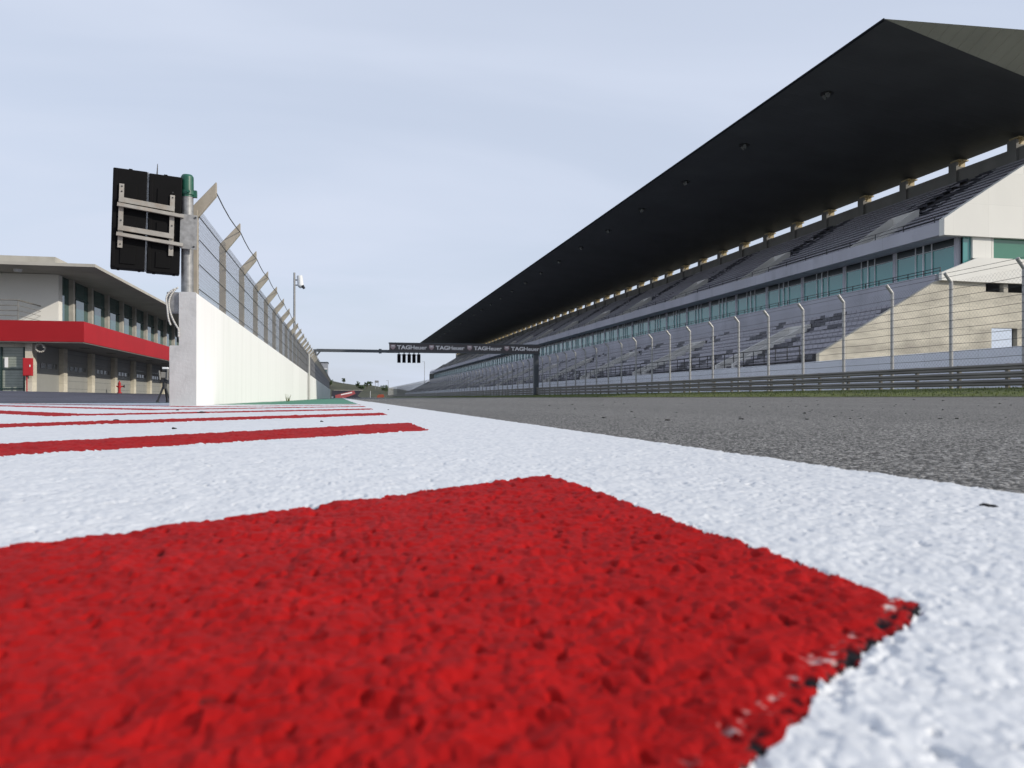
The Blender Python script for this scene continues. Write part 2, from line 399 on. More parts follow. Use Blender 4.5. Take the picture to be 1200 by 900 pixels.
# fine polar sheet around the place the photo was taken from
rs = [.13]
while rs[-1] < 19: rs.append(rs[-1] + min(max(rs[-1] ** 2 * .0155, .0004), rs[-1] * (.005 if rs[-1] < 6 else .009)))
rs = np.array(rs)
th = np.radians(np.arange(-58, 58.01, .1)) + YAW
RR, TT = np.meshgrid(rs, th, indexing='ij')
X = RR * np.sin(TT); Y = RR * np.cos(TT)
x = X.ravel(); y = Y.ravel(); rad = RR.ravel()
D, pit = relief(x, y)
nr, nth = RR.shape
i = np.arange(nr - 1)[:, None] * nth + np.arange(nth - 1)[None, :]
FQ = np.stack([i, i + nth, i + nth + 1, i + 1], -1).reshape(-1, 4)
cx = x[FQ].mean(1); cy = y[FQ].mean(1)
jit = .0038 * (vnoise(cx, cy, .009, 31) - .5) + .006 * (vnoise(cx, cy, .035, 32) - .5) + .006 * (vnoise(cx, cy, .2, 33) - .5)
jit2 = .0038 * (vnoise(cx, cy, .009, 41) - .5) + .006 * (vnoise(cx, cy, .035, 42) - .5)
jx = cx + jit; jy = cy + jit2
ASP, WHT, GRN, LANE = 0, 1, 2, 3
cls = np.full(len(cx), WHT)
cls[jx > EDGE_X] = ASP
cls[(jx < .25) & (jx > -1.9) & (jy > 12.0 + .5 * np.clip(jx + 1, -1, 1))] = GRN
cls[(jx < -1.9) & (jy > 16.0)] = LANE
cls[(jx < -9.0)] = LANE
for k, poly in enumerate(STRIPES):
    cls[(cls == WHT) & in_poly(jx, jy, poly)] = 10 + k
# bare spots: crevices the paint missed, and flaking along the block's near right-hand edges
edge = np.minimum(seg_dist(x, y, B, C_), seg_dist(x, y, B, (B[0] + (A[0] - B[0]) * .55, B[1] + (A[1] - B[1]) * .55)) * 2.6)
flake = np.clip((1 - edge / .017), 0, 1)
wn = vnoise(x, y, .0034, 51) * .5 + vnoise(x, y, .0085, 52) * .5
wear = np.clip((flake * .55 + wn - .985) / .10, 0, 1)
wear = np.maximum(wear, np.clip((pit - .7) / .3, 0, 1) * np.where(vnoise(x, y, .05, 54) > .78, .9, .0))
scuff = np.clip((np.clip(1 - np.abs(seg_dist(x, y, B, C_) - .012) / .022, 0, 1) * .5 + (vnoise(x * 1.6 + y, y * .7, .0036, 61) * .6 + vnoise(x, y, .012, 62) * .4) * .62 - .875) / .12, 0, 1)
wear_far = np.clip((.03 - vnoise(x, y, .05, 71)) / .02, 0, 1)
redm = np.zeros(len(x), bool)
for poly in STRIPES: redm |= in_poly(x, y, poly)
D2 = (D * np.where(x > EDGE_X + .004, .42, np.where(redm, 1.4, .85))) - .0018 * wear - .0008 * scuff
Zf = gz(x, y) + D2
V = np.stack([x, y, Zf], 1)
def take(mask):
    Fm = FQ[mask]; u, inv = np.unique(Fm, return_inverse=True)
    return u, inv.reshape(-1, 4)
def layered(name, code, coarse, material, wr=None, sc=None):
    u, f = take(cls == code)
    Vv = V[u]; w = np.zeros(len(x)) if wr is None else wr; s = np.zeros(len(x)) if sc is None else sc
    w = w[u]; s = s[u]
    for cv, cf in coarse:
        f = np.concatenate([f, cf + len(Vv)]); Vv = np.concatenate([Vv, cv]); w = np.concatenate([w, np.zeros(len(cv))]); s = np.concatenate([s, np.zeros(len(cv))])
    return mesh_np(name, Vv, f, [material], attrs={'wear': w, 'scuff': s})

LOW = -.007
asphalt_far = grid([EDGE_X] + span(1.5, 16.5, 2.5), YL, LOW)
layered('track', ASP, [asphalt_far], M['asphalt'])
white_near = grid(span(-9, -2, 1.) + [-1.9, .25, EDGE_X], span(-12, 12, 1.), LOW)
white_pit = grid(span(-9, -1.9, 1.), span(12, 16, 1.), LOW)
white_line = grid([.25, EDGE_X], span(12, 60, 2.) + span(64, 372, 8.), LOW)
layered('painted_run_off', WHT, [white_near, white_pit, white_line], M['white_paint'], np.clip((pit - .5) / .4, 0, 1) * .10 * (rad > .5))
green_far = grid(span(-1.9, .25, .7), span(12, 60, 2.) + span(64, 345, 8.), LOW)
layered('green_run_off', GRN, [green_far], M['green_paint'])
lane_far = grid(span(-40, -9, 1.), span(-12, 60, 2.) + span(64, 200, 8), LOW)
lane_near = grid(span(-9, -1.9, .8), span(16, 60, 2.) + span(64, 200, 8.), LOW)
layered('pit_lane', LANE, [lane_far, lane_near], M['lane'])
for k in range(len(STRIPES)):
    layered('red_stripe', 10 + k, [], M['red_paint'], wear if k == 0 else None, scuff if k == 0 else None)
Vt, Ft = grid(span(-9, -2.2, .8), [16.05, 16.5, 17.2], .006)
mesh_np('teal_line', Vt, Ft, [M['teal_paint']])
Vv, Ff = grid([15.9, 16.5], YL, .004)
mesh_np('track_edge_strip', Vv, Ff, [M['edge']])
Vv, Ff = grid([16.5, 17.2, 18, 19, 20, 20.7], YL, LOW + .004)
mesh_np('grass_verge', Vv, Ff, [M['grass']])
Vv, Ff = grid([20.7, 23, 25.4, 60], YL, LOW - .004)
mesh_np('service_road', Vv, Ff, [M['service']])
Vv, Ff = grid([-900, -300, -120, -60] + span(-40, -2, 1.) + [0, .7, 8, 16.5, 20.7, 40, 120, 400, 1200], [-200, -60, -12] + span(-10, 60, 2.) + span(70, 420, 10.) + [600, 1200, 2500], -.05)
mesh_np('ground', Vv, Ff, [M['soil']])

# ragged grass along the verge (uncountable)
nb = 9000
by = 9 + RNG.rand(nb) ** 1.6 * 150; bx = 16.6 + RNG.rand(nb) * 3.9
bh = .025 + .05 * RNG.rand(nb); bw = .012 + .012 * RNG.rand(nb); ba = RNG.rand(nb) * 6.28
bz = gz(bx, by) - .005
p0 = np.stack([bx - np.cos(ba) * bw, by - np.sin(ba) * bw, bz], 1); p1 = np.stack([bx + np.cos(ba) * bw, by + np.sin(ba) * bw, bz], 1)
le = .6 * bh * (RNG.rand(nb) - .5)
p2 = np.stack([bx + le + np.cos(ba) * .003, by + le, bz + bh], 1); p3 = np.stack([bx + le - np.cos(ba) * .003, by + le, bz + bh], 1)
VB = np.stack([p0, p1, p2, p3], 1).reshape(-1, 3)
g = mesh_np('grass', VB, np.arange(nb * 4).reshape(-1, 4), [M['blade']], kind='stuff')

# hill beyond the end of the straight
hp = MB()
nx_, ny_ = 60, 16
def hillz(u, v):   # u across, v depth 0..1
    Xh = -420 + u * 700
    t = (Xh + 420) / 700
    prof = 15.5 * math.exp(-((Xh + 70) / 115.) ** 2) + 13 * math.exp(-((Xh + 300) / 140.) ** 2) + 2.5
    return Xh, 430 + 420 * v + 30 * math.sin(Xh * .02), (prof * sm(v * 1.6) + 1.2 * math.sin(Xh * .13 + v * 7) * v + .8 * math.sin(Xh * .31) * v) - .2
pts = [[hillz(a / nx_, b / ny_) for a in range(nx_ + 1)] for b in range(ny_ + 1)]
for b in range(ny_):
    for a in range(nx_): hp.face([pts[b][a], pts[b][a + 1], pts[b + 1][a + 1], pts[b + 1][a]])
tag(hp.build('hill', M['hill'], smooth=True), kind='structure')

# ----------------------------------------------------------------------------------------------
# pit wall with its debris fence
# ----------------------------------------------------------------------------------------------
WX = -1.75; WY0 = 10.32; WY1 = 130.0; WZ = 1.40
wall = thing('pit_wall', (WX, WY0, 0), 'long white painted pit wall with a grey stepped concrete end', 'wall')
m = MB()
m.face([(0, .004, -.1), (0, .004, WZ), (0, 33.3, WZ), (0, 33.3, -.1)])
ks = [(0, -.1), (0, WZ - .015), (-.015, WZ), (-.185, WZ), (-.2, WZ - .015), (-.2, .745), (-.205, .74), (-.30, .74), (-.31, .73), (-.31, -.1)]
m = MB(); m.prism_y(ks, 0.02, 33.26); m.prism_y(ks, 33.28, WY1 - WY0)
m.build('wall_body', M['wall_white'], wall)
e = MB(); e.prism_y([(a - .0015 if i_ < 3 else a, b) for i_, (a, b) in enumerate(ks)], 0, .0195); e.build('end_face', M['concrete_grey'], wall)

FX = -1.86; NB = 46; PS = 2.46; FY0 = on_x(228, FX)
fence = thing('debris_fence', (FX, FY0, WZ), 'chain-link fence with cranked beige posts standing on the white pit wall', 'fence')
pm = MB()
pm.box(-.045, .045, -.05, .05, 0, 1.12)
pm._hull([(-.045, -.04, 1.14), (.045, -.04, 1.03), (.045, .04, 1.03), (-.045, .04, 1.14)], [(.27, -.04, 1.50), (.27, -.04, 1.32), (.27, .04, 1.32), (.27, .04, 1.50)])
p_first = pm.build('post', M['post_beige'], fence, bevel=.006)
mp_ = MB(); H0, H1, pit_ = .02, 1.16, .08
def diamond(mb, w, h0, h1, pitch, t, x=0., tops=False):
    n = int(round((w + (h1 - h0)) / pitch))
    for sgn in (1, -1):
        for k in range(n + 1):
            s0 = -(h1 - h0) + k * pitch
            a0, a1 = max(0, s0), min(w, s0 + (h1 - h0))
            if a1 - a0 < .01: continue
            z0, z1 = h0 + (a0 - s0), h0 + (a1 - s0)
            if sgn < 0: a0, a1 = w - a0, w - a1
            mb.bar((x + sgn * t * .6, a0, z0), (x + sgn * t * .6, a1, z1), t, t, up=(1, 0, 0))
diamond(mp_, PS, H0, H1, pit_, .0025, .052)
m_first = mp_.build('mesh_panel', M['mesh_wire'], fence)
wm = MB()
for z_ in (.10, .42, .74, 1.04):
    wm.tube((.062, -.02, z_), (.062, PS * NB, z_), .007, n=5)
wm.build('tension_wire', M['wire'], fence)
tw = MB()
for k in range(NB):
    a = Vector((.27, k * PS, 1.36)); b = Vector((.27, (k + 1) * PS, 1.36))
    prev = a
    for q in range(1, 5):
        t = q / 4; p = a.lerp(b, t); p.z -= .05 * math.sin(math.pi * t); tw.tube(prev, p, .008, n=5); prev = p
tw.build('top_cable', M['wire'], fence)
for k in range(1, NB + 1):
    dup(p_first, fence, (0, k * PS, 0))
    if k < NB: dup(m_first, fence, (0, k * PS, 0))

# pale pole standing at the face of the wall
t = thing('white_post', (WX + .07, on_x(362, WX + .07), 0), 'slim pale post standing against the white pit wall below its fence', 'post')
m = MB(); m.tube((0, 0, -.05), (0, 0, 2.36), .06, n=12); m.build('pole', M['steel_post'], t, smooth=False)
m = MB(); m.tube((0, 0, 2.36), (0, 0, 2.40), .066, .05, n=12); m.build('cap', M['steel_post'], t)

# ----------------------------------------------------------------------------------------------
# signal panels on the steel pole at the wall's end
# ----------------------------------------------------------------------------------------------
PY = 10.62; PX = on_y(219.5, PY); d0 = depth(PX, PY)
pole = thing('steel_pole', (PX, PY, WZ), 'galvanised steel pole with a green cap on the end of the pit wall', 'pole')
m = MB(); m.tube((0, 0, 0), (0, 0, 1.24), .073, n=24); m.build('shaft', M['steel'], pole, smooth=False)
m = MB(); m.tube((0, 0, 1.235), (0, 0, 1.49), .078, .076, n=24); m.tube((0, 0, 1.49), (0, 0, 1.515), .076, .06, n=24)
m.tube((0, 0, 1.26), (0, 0, 1.31), .092, n=24); m.build('cap', M['green_cap'], pole)
m = MB(); m.box(-.125, -.075, -.03, .03, 1.255, 1.33); m.build('clamp_lug', M['green_cap'], pole)
m = MB(); m.box(.075, .115, -.03, .03, 1.235, 1.32); m.build('clamp_lug', M['green_cap'], pole)
m = MB(); m.tube((.03, -.115, 1.29), (.03, -.08, 1.29), .018, n=8); m.build('clamp_bolt', M['green_cap'], pole)
m = MB(); m.tube((0, 0, .0), (0, 0, .02), .12, n=20); m.build('base_flange', M['steel'], pole)

SC = 9.68 / F
pc = Vector((0, 0, 0))
d_ = 9.68; lat = (170.5 - 600) / F * d_
pc.x = d_ * SA + lat * CA; pc.y = d_ * CA - lat * SA
sp = thing('signal_panel', (pc.x, pc.y, 1.66), 'pair of black light panels seen from behind, bracketed to the steel pole', 'signal panel', rz=R(-2.5))
# local frame: x to the right, y away from the camera, z up; scale SC metre per pixel of the survey
sp.rotation_euler = (0, R(1.6), R(13.0))
def U(px): return (px - 170.5) * SC * .925
def Wz(py): return (318 - py) * SC * .985
hb = MB()
x0, x1 = U(130.5), U(169.7)
hb.box(x0, x1, .0, .16, 0, Wz(200)); 
house = hb.build('housing', M['black_plastic'], sp, bevel=.012)
rb = MB()
for (a, b) in ((.06, .26), (.42, .62), (.80, 1.04)):
    rb.box(x0 + .10, x0 + .27, -.012, -.001, a, b)
rb.box(x0 + .01, x0 + .05, -.01, -.001, .02, Wz(202)); rb.build('rear_rib', M['black_plastic'], house, bevel=.004)
for q_ in ((x0 + .17, x0 + .21, .05, .1, Wz(200), Wz(200) + .02), (x0 + .07, x0 + .10, .04, .08, -.015, 0), (x0 + .30, x0 + .33, .04, .08, -.015, 0)):
    lb = MB(); lb.box(*q_); lb.build('lifting_lug', M['black_plastic'], house)
sh = (x1 - x0) + .014
h2 = dup_tree(house, (sh, 0, -.012), parent=sp)
st = MB(); st.box(x1 + .001, x1 + .013, .03, .05, -.01, Wz(200)); st.build('joining_strip', M['steel'], sp)
br = MB()
br.box(U(138), U(143.5), -.035, -.013, Wz(294), Wz(219)); br.build('upright_bracket', M['bracket'], sp)
br = MB(); br.box(U(196.5), U(202), -.035, -.013, Wz(298), Wz(225)); br.build('upright_bracket', M['bracket'], sp)
for ya, yb in ((238, 243.5), (271, 277)):
    b = MB(); b.bar((U(138), -.05, Wz(ya)), (U(202), -.05, Wz(ya + 4)), .028, .06); b.build('cross_bracket', M['bracket'], sp)
for ya in (244.5, 279):
    b = MB(); b.bar((U(136.5), -.075, Wz(ya)), (U(213), -.075, Wz(ya + 5.5)), .045, .04); b.bar((U(136.5), -.055, Wz(ya - 1.6)), (U(213), -.055, Wz(ya + 3.9)), .06, .008); b.build('support_arm', M['bracket'], sp)
pl = MB(); pl.box(U(209.2), U(229.5), -.055, -.04, Wz(288), Wz(246.5)); plate = pl.build('mounting_plate', M['steel'], sp)
for u_, w_ in ((212, 248.5), (227, 249.5), (211.5, 284), (226, 285)):
    bt = MB(); bt.tube((U(u_), -.07, Wz(w_)), (U(u_), -.055, Wz(w_)), .012, n=6); bt.build('bolt', M['dark_metal'], plate)
for u_ in (141, 199.5):
    for w_ in (222, 228, 262, 290):
        bt = MB(); bt.tube((U(u_), -.043, Wz(w_)), (U(u_), -.035, Wz(w_)), .009, n=6); bt.build('bolt', M['dark_metal'], sp)
an = MB(); an.tube((U(180.5), .08, Wz(203)), (U(180.8), .08, Wz(187)), .010, .004, n=6); an.build('antenna', M['dark_metal'], sp)

m = MB(); m.box(-.09, .055, -.06, .10, 0, .25); jb = m.build('junction_box', M['steel'], None, bevel=.008)
jb.location = (-2.01, 10.42, 1.15); tag(jb, 'small grey junction box behind the top of the grey wall end', 'junction box')
cb = MB(); pts = []
for q in range(25):
    tt = q / 24
    pts.append((PX - .06 - .11 * math.sin(math.pi * min(1, tt * 1.15)) ** .8 + .02 * tt, 10.29 + .08 * (1 - tt), 1.46 - .62 * tt + .06 * math.sin(math.pi * tt)))
cb.path(pts, .011, 8)
pts2 = [(p[0] - .03 - .015 * math.sin(k * .4), p[1] - .03, p[2] - .02) for k, p in enumerate(pts[:20])]
cb.path(pts2, .010, 8)
tag(cb.build('cable', M['cable_white'], smooth=True), 'off-white cable looping down from the steel pole over the wall end', 'cable')

# ----------------------------------------------------------------------------------------------
# pit building
# ----------------------------------------------------------------------------------------------
BX, BY = -20.0, 68.4
BASE = .5
pb = thing('pit_building', (BX, BY, 0), 'two-storey pit building with a red balcony band and flat overhanging roof', 'building')
def L_(x): return x - BX
def K_(y): return y - BY
GXp = -24.0; UX = -23.3; UY = 73.0; YE = 170.0; XW = -70.0
m = MB(); m.prism_z([(L_(XW), K_(BY)), (0, 0), (0, K_(YE)), (L_(XW), K_(YE))], 4.52, 6.15); m.build('balcony_band', M['red_band'], pb)
m = MB(); m.prism_z([(L_(XW), .06), (-.06, .06), (-.06, K_(YE) - .05), (L_(XW), K_(YE) - .05)], 4.44, 4.517); m.build('balcony_soffit', M['concrete_dark'], pb)
m = MB(); m.prism_z([(L_(XW), .12), (-.12, .12), (-.12, K_(YE) - .1), (L_(XW), K_(YE) - .1)], 6.152, 6.17); m.build('balcony_bounce_deck', M['deck'], pb)  # unseen sheet added to stop red bounce onto the upper wall
lb_ = MB()
for q in range(9): lb_.box(L_(-22.3), L_(-21.7), K_(75 + q * 8), K_(76.2 + q * 8), 4.40, 4.438)
lb_.build('soffit_vent', M['dark_metal'], pb)
m = MB(); m.box(L_(XW), L_(UX), K_(UY), K_(UY) + .3, 6.1, 10.47); m.box(L_(UX) - .28, L_(UX), K_(UY) + .3, K_(UY) + .9, 6.1, 10.47); m.build('upper_wall', M['plaster'], pb)
m = MB(); m.box(L_(UX) - 8, L_(UX) - 4.0, K_(UY) + .9, K_(YE), 6.1, 10.47); m.build('inner_wall', M['concrete_dark'], pb)
rf = MB(); rf.prism_z([(L_(XW), 0), (L_(-19.2), 0), (L_(-19.2), K_(YE)), (L_(XW), K_(YE))], 10.5, 10.74); roof = rf.build('roof', M['roof_slab'], pb)
rf = MB(); rf.box(L_(XW), L_(-22.9), K_(71), K_(YE) - 5, 10.74, 11.62); rf.build('roof_upstand', M['roof_slab'], roof)
ul = MB(); ul.tube((L_(-25.6), K_(70.8), 10.30), (L_(-25.6), K_(70.8), 10.499), .28, .32, n=16); ul.build('roof_lamp', M['frame_white'], pb)
# upper windows and the columns between them
cols = [76.3 + 5.36 * k for k in range(17)]
prev = UY + .9
c_first = None; w_first = None
for k, yc in enumerate(cols):
    if c_first is None:
        m = MB(); m.box(L_(UX) - .25, L_(UX) + .2, K_(yc) - .27, K_(yc) + .27, 6.1, 10.499); c_first = m.build('column', M['concrete'], pb)
        m = MB(); m.box(L_(UX) - .2, L_(UX) - .15, K_(yc) + .275, K_(yc) + 5.085, 6.1, 10.49); w_first = m.build('window', M['glass_dark'], pb)
        m = MB(); m.box(L_(UX) - .17, L_(UX) - .08, K_(yc) + .275, K_(yc) + 5.085, 9.0, 9.1); m.box(L_(UX) - .17, L_(UX) - .08, K_(yc) + 1.4, K_(yc) + 1.48, 6.1, 10.49); m.build('window_frame', M['frame_green'], w_first)
    else:
        dup(c_first, pb, (0, 5.36 * k, 0)); dup_tree(w_first, (0, 5.36 * k, 0), parent=pb)
m = MB(); m.box(L_(UX) - .2, L_(UX) - .15, K_(UY) + .91, K_(cols[0]) - .275, 6.1, 10.49); m.build('window', M['glass_dark'], pb)
m = MB()
yr = BY + .5; xr = BX - .45
for z_ in (6.55, 6.95, 7.35): m.tube((L_(XW), K_(yr), z_), (L_(-24.9), K_(yr), z_), .035, n=5)
m.tube((L_(XW), K_(yr), 7.78), (L_(-24.9), K_(yr), 7.78), .05, n=6)
for q in range(18): m.tube((L_(-24.9 - q * 2.0), K_(yr), 6.1), (L_(-24.9 - q * 2.0), K_(yr), 7.78), .03, n=6)
for z_ in (6.55, 6.95, 7.35): m.tube((L_(-24.9), K_(yr), z_), (L_(-24.4), K_(yr + 9), z_), .02, n=5)
m.tube((L_(-24.9), K_(yr), 7.78), (L_(-24.4), K_(yr + 9), 7.78), .05, n=6)
m.build('railing', M['rail'], pb)
# ground floor: pillars and roller shutters
piers = [69.3] + [76.6 + 8.05 * k for k in range(10)]
pf = None; df = None
for k, yc in enumerate(piers):
    if pf is None:
        m = MB(); m.box(L_(GXp) - .5, L_(GXp), K_(yc) - .1, K_(yc) + .9, .3, 4.435); pf = m.build('pillar', M['concrete_beige'], pb)
    else: dup(pf, pb, (0, yc - piers[0], 0))
    if k == 0: continue
    if df is None:
        a, b = K_(yc) + .905, K_(yc) + 7.9
        m = MB(); m.box(L_(GXp) - .45, L_(GXp) - .38, a, b, .3, 4.43); df = m.build('garage_door', M['door_grey'], pb)
        m = MB()
        for q in range(5):
            u = a + .6 + q * 1.25; m.box(L_(GXp) - .378, L_(GXp) - .36, u, u + .8, 2.55, 2.95)
        m.build('window_row', M['pane_grey'], df)
        m = MB()
        for q in range(5): m.box(L_(GXp) - .378, L_(GXp) - .368, a, b, .9 + q * .7 + (.35 if q > 2 else 0), .92 + q * .7 + (.35 if q > 2 else 0))
        m.build('door_seam', M['pane_grey'], df)
    else: dup_tree(df, (0, yc - piers[1], 0), parent=pb)
a, b = K_(piers[0]) + .905, K_(piers[1]) - .105
m = MB(); m.box(L_(GXp) - .45, L_(GXp) - .38, a, b, .3, 4.43); d1 = m.build('garage_door', M['door_grey'], pb)
m = MB()
for q in range(4):
    u = a + .5 + q * 1.45; m.box(L_(GXp) - .378, L_(GXp) - .36, u, u + .95, 2.55, 3.0)
m.build('window_row', M['pane_grey'], d1)
# glazed screen on the end front
Yg = K_(69.5)
m = MB(); m.box(L_(-46), L_(-24.55), Yg + .2, Yg + .25, .3, 4.1); m.build('glazed_screen', M['screen_pane'], pb)
m = MB()
for xx in (-24.7, -26.35, -28.0, -30.4, -33, -36, -39): m.box(L_(xx) - .07, L_(xx) + .07, Yg + .1, Yg + .19, .3, 4.12)
m.box(L_(-46), L_(-24.55), Yg + .11, Yg + .185, .78, .86); m.box(L_(-46), L_(-24.55), Yg + .11, Yg + .185, 2.35, 2.42); m.build('screen_frame', M['frame_green'], pb)
m = MB()
for q in range(14): m.box(L_(-46), L_(-24.7), Yg + .192, Yg + .198, .95 + q * .22, .965 + q * .22)
m.build('screen_louvre', M['frame_green'], pb)
m = MB(); m.box(L_(-46), L_(-24.55), Yg + .1, Yg + .4, 4.12, 4.436); m.build('screen_lintel', M['concrete_beige'], pb)
m = MB(); m.box(L_(-26.1), L_(-25.85), Yg + .09, Yg + .1, 2.5, 3.3); m.build('notice', M['paper'], pb)
m = MB(); m.box(L_(-29.4), L_(-28.3), Yg + .09, Yg + .1, 2.4, 3.4); m.build('notice', M['paper'], pb)

# red hose cabinet on a stand pipe, hydrant, coil under the balcony
hx, hy = -24.25, 68.85
t = thing('hose_cabinet', (hx, hy, gzf(hx, hy)), 'red fire hose cabinet on a pipe by the corner of the pit building', 'hose cabinet')
m = MB(); m.box(-.25, .42, -.16, .12, 1.25, 2.65); cab = m.build('cabinet_box', M['red_box'], t, bevel=.02)
m = MB(); m.box(-.2, .37, -.19, -.161, 1.3, 2.6); dr = m.build('cabinet_door', M['red_box'], t, bevel=.01)
m = MB(); m.box(.25, .32, -.215, -.191, 1.95, 2.12); m.build('handle', M['paper'], dr)
m = MB(); m.tube((0, 0, 0), (0, 0, 1.3), .045, n=10); m.build('stand_pipe', M['red_box'], t)
hx = on_y(140, 90); 
t = thing('fire_hydrant', (hx, 90, gzf(hx, 90)), 'red fire hydrant with side outlet in front of the grey shutters', 'hydrant')
m = MB(); m.tube((0, 0, 0), (0, 0, 1.0), .13, n=14); m.tube((0, 0, 0), (0, 0, .08), .24, n=14); m.tube((0, 0, .55), (0, 0, .75), .19, n=14); m.tube((0, 0, 1.0), (0, 0, 1.15), .17, .1, n=14); m.build('barrel', M['red_box'], t)
m = MB(); m.tube((0, 0, 1.15), (0, 0, 1.3), .06, .05, n=8); m.build('top_nut', M['red_box'], t)
m = MB(); m.tube((.1, 0, .72), (.42, 0, .72), .07, n=10); m.tube((-.1, 0, .72), (-.3, 0, .72), .07, n=10); o_ = m.build('outlet', M['red_box'], t)
m = MB(); m.tube((.42, 0, .72), (.5, 0, .72), .13, n=10); m.build('outlet_cap', M['dark_metal'], o_)
m = MB(); pts = [(.32 * math.cos(q * .39), 0.02 * q, .32 * math.sin(q * .39)) for q in range(24)]; m.path(pts, .07, 8)
cl = m.build('hose_coil', M['concrete'], smooth=True); cl.location = (on_y(46, 68.9), 68.9, 4.05); tag(cl, 'coiled grey hose hanging under the corner of the red balcony', 'hose')

# black camera tripod in the pit lane
tx, ty = -8.36, 40.8
t = thing('camera_tripod', (tx, ty, gzf(tx, ty)), 'black tripod carrying equipment, standing in the pit lane beside the wall end', 'tripod')
for a_ in (200, 335, 80):
    m = MB(); c_, s_ = math.cos(R(a_)), math.sin(R(a_)); m.tube((.05 * c_, .05 * s_, .78), (.30 * c_, .30 * s_, .12), .055, .04, n=8); m.tube((.30 * c_, .30 * s_, .14), (.33 * c_, .33 * s_, 0), .055, .07, n=8); m.build('leg', M['dark_metal'], t)
m = MB(); m.tube((0, 0, .68), (0, 0, 1.16), .11, .10, n=10); m.box(-.14, .16, -.12, .12, 1.0, 1.14); m.build('column', M['dark_metal'], t)
m = MB(); m.box(-.15, .12, -.17, .17, 1.2, 1.48); m.tube((-.16, -.2, 1.1), (-.2, -.2, 1.55), .04, n=6); m.tube((.16, -.18, 1.1), (.18, -.18, 1.6), .05, n=6); m.build('equipment_body', [M['concrete_dark']], t, bevel=.02)
m = MB(); m.box(-.08, .17, -.14, .14, 1.50, 1.62); m.build('viewfinder', M['dark_metal'], t, bevel=.02)
m = MB(); m.box(-.08, .18, -.16, .14, 1.622, 1.72); m.build('rain_cover', M['frame_white'], t, bevel=.02)

# ----------------------------------------------------------------------------------------------
# far left: mast, hut, gantry
# ----------------------------------------------------------------------------------------------
my = 57.0; mx_ = on_y(345, my)
t = thing('camera_mast', (mx_, my, gzf(mx_, my)), 'tall thin grey mast with a white camera, rising behind the pit wall fence', 'mast')
m = MB(); m.tube((0, 0, 0), (0, 0, 8.85), .10, .07, n=10); m.build('mast_tube', M['steel'], t)
m = MB(); m.box(.05, .5, -.05, .05, 8.3, 8.38); m.build('camera_arm', M['steel'], t)
m = MB(); m.box(.05, .4, -.05, .05, 7.95, 8.02); m.build('camera_arm', M['steel'], t)
m = MB(); m.tube((.35, 0, 8.65), (.42, 0, 7.95), .19, .21, n=12); m.tube((.42, 0, 7.95), (.44, 0, 7.8), .21, .1, n=12); cm_ = m.build('camera_body', M['frame_white'], t)
m = MB(); m.tube((.55, -.1, 7.95), (.66, -.14, 7.75), .1, n=8); m.build('lens', M['dark_metal'], cm_)

hy_ = 128.0; hx1 = on_y(384, hy_); hx0 = on_y(369.5, hy_)
t = thing('control_hut', (hx1, hy_, 0), 'grey box-shaped hut with one small window beyond the pit wall fence', 'hut')
ht = zz(425, hx1, hy_)
m = MB(); m.box(hx0 - hx1 - 2, 0, 0, 5, -.2, ht); m.build('hut_wall', M['hut'], t)
m = MB(); m.box(hx0 - hx1 - 2.1, .1, -.1, 5.1, ht, ht + .12); m.build('hut_roof', M['gantry'], t)
m = MB(); m.box(-.75, -.15, -.03, -.002, zz(437, hx1, hy_), zz(433, hx1, hy_)); wn_ = m.build('window', M['glass_dark'], t)
m = MB(); m.box(-.85, -.05, -.12, -.002, zz(433, hx1, hy_) + .002, zz(431.8, hx1, hy_)); m.build('window_hood', M['frame_white'], wn_)

GY = 82.5
gx0 = on_y(369, GY); gx1 = on_y(628, GY); gz0 = zz(411, gx0, GY)
gan = thing('start_gantry', (gx0, GY, 0), 'dark steel start gantry spanning the track with a long advertising board', 'gantry')
def gx(px): return on_y(px, GY) - gx0
m = MB(); m.box(-.16, .16, -.16, .16, 0, gz0 + .15); m.build('gantry_post', M['gantry'], gan, bevel=.02)
xr_ = gx1 - gx0; zr = zz(405.5, gx1, GY)
m = MB(); m.box(xr_ - .26, xr_ + .26, -.25, .25, .3, zr - .6); m.build('gantry_post', M['gantry'], gan, bevel=.02)
m = MB(); zb0 = zz(409.5, gx0, GY)
xl = gx(456)
za = zz(410.5, gx0, GY); zb = zz(411.8, gx0 + xl, GY)
m.bar((.165, 0, za), (xl + 1, 0, zb), .28, .30); m.bar((.1, 0, za - .62), (.5, 0, za - .12), .16, .14)
m.box(gx(444), gx(447), -.2, .2, zb - .22, zb + .24)
m.build('beam', M['gantry'], gan)
bz0, bz1 = 4.86, 5.72
m = MB(); m.box(xl, xr_ + .35, -.36, -.16, bz0, bz1); board = m.build('sign_board', M['board'], gan)
m = MB(); m.box(xl - .05, xr_ + .4, -.38, .3, bz1 + .002, bz1 + .08); m.box(xl - .05, xr_ + .4, -.38, .3, bz0 - .082, bz0 - .002); m.build('board_frame', M['gantry'], board)
m = MB()
for q in range(14):
    u = xl + .6 + q * (xr_ - xl - .4) / 13.5
    m.bar((u, .15, bz0), (u + .9, .15, bz1), .06, .06)
m.box(xl, xr_, .1, .2, bz1 - .1, bz1); m.box(xl, xr_, .1, .2, bz0, bz0 + .1); m.build('truss', M['gantry'], gan)

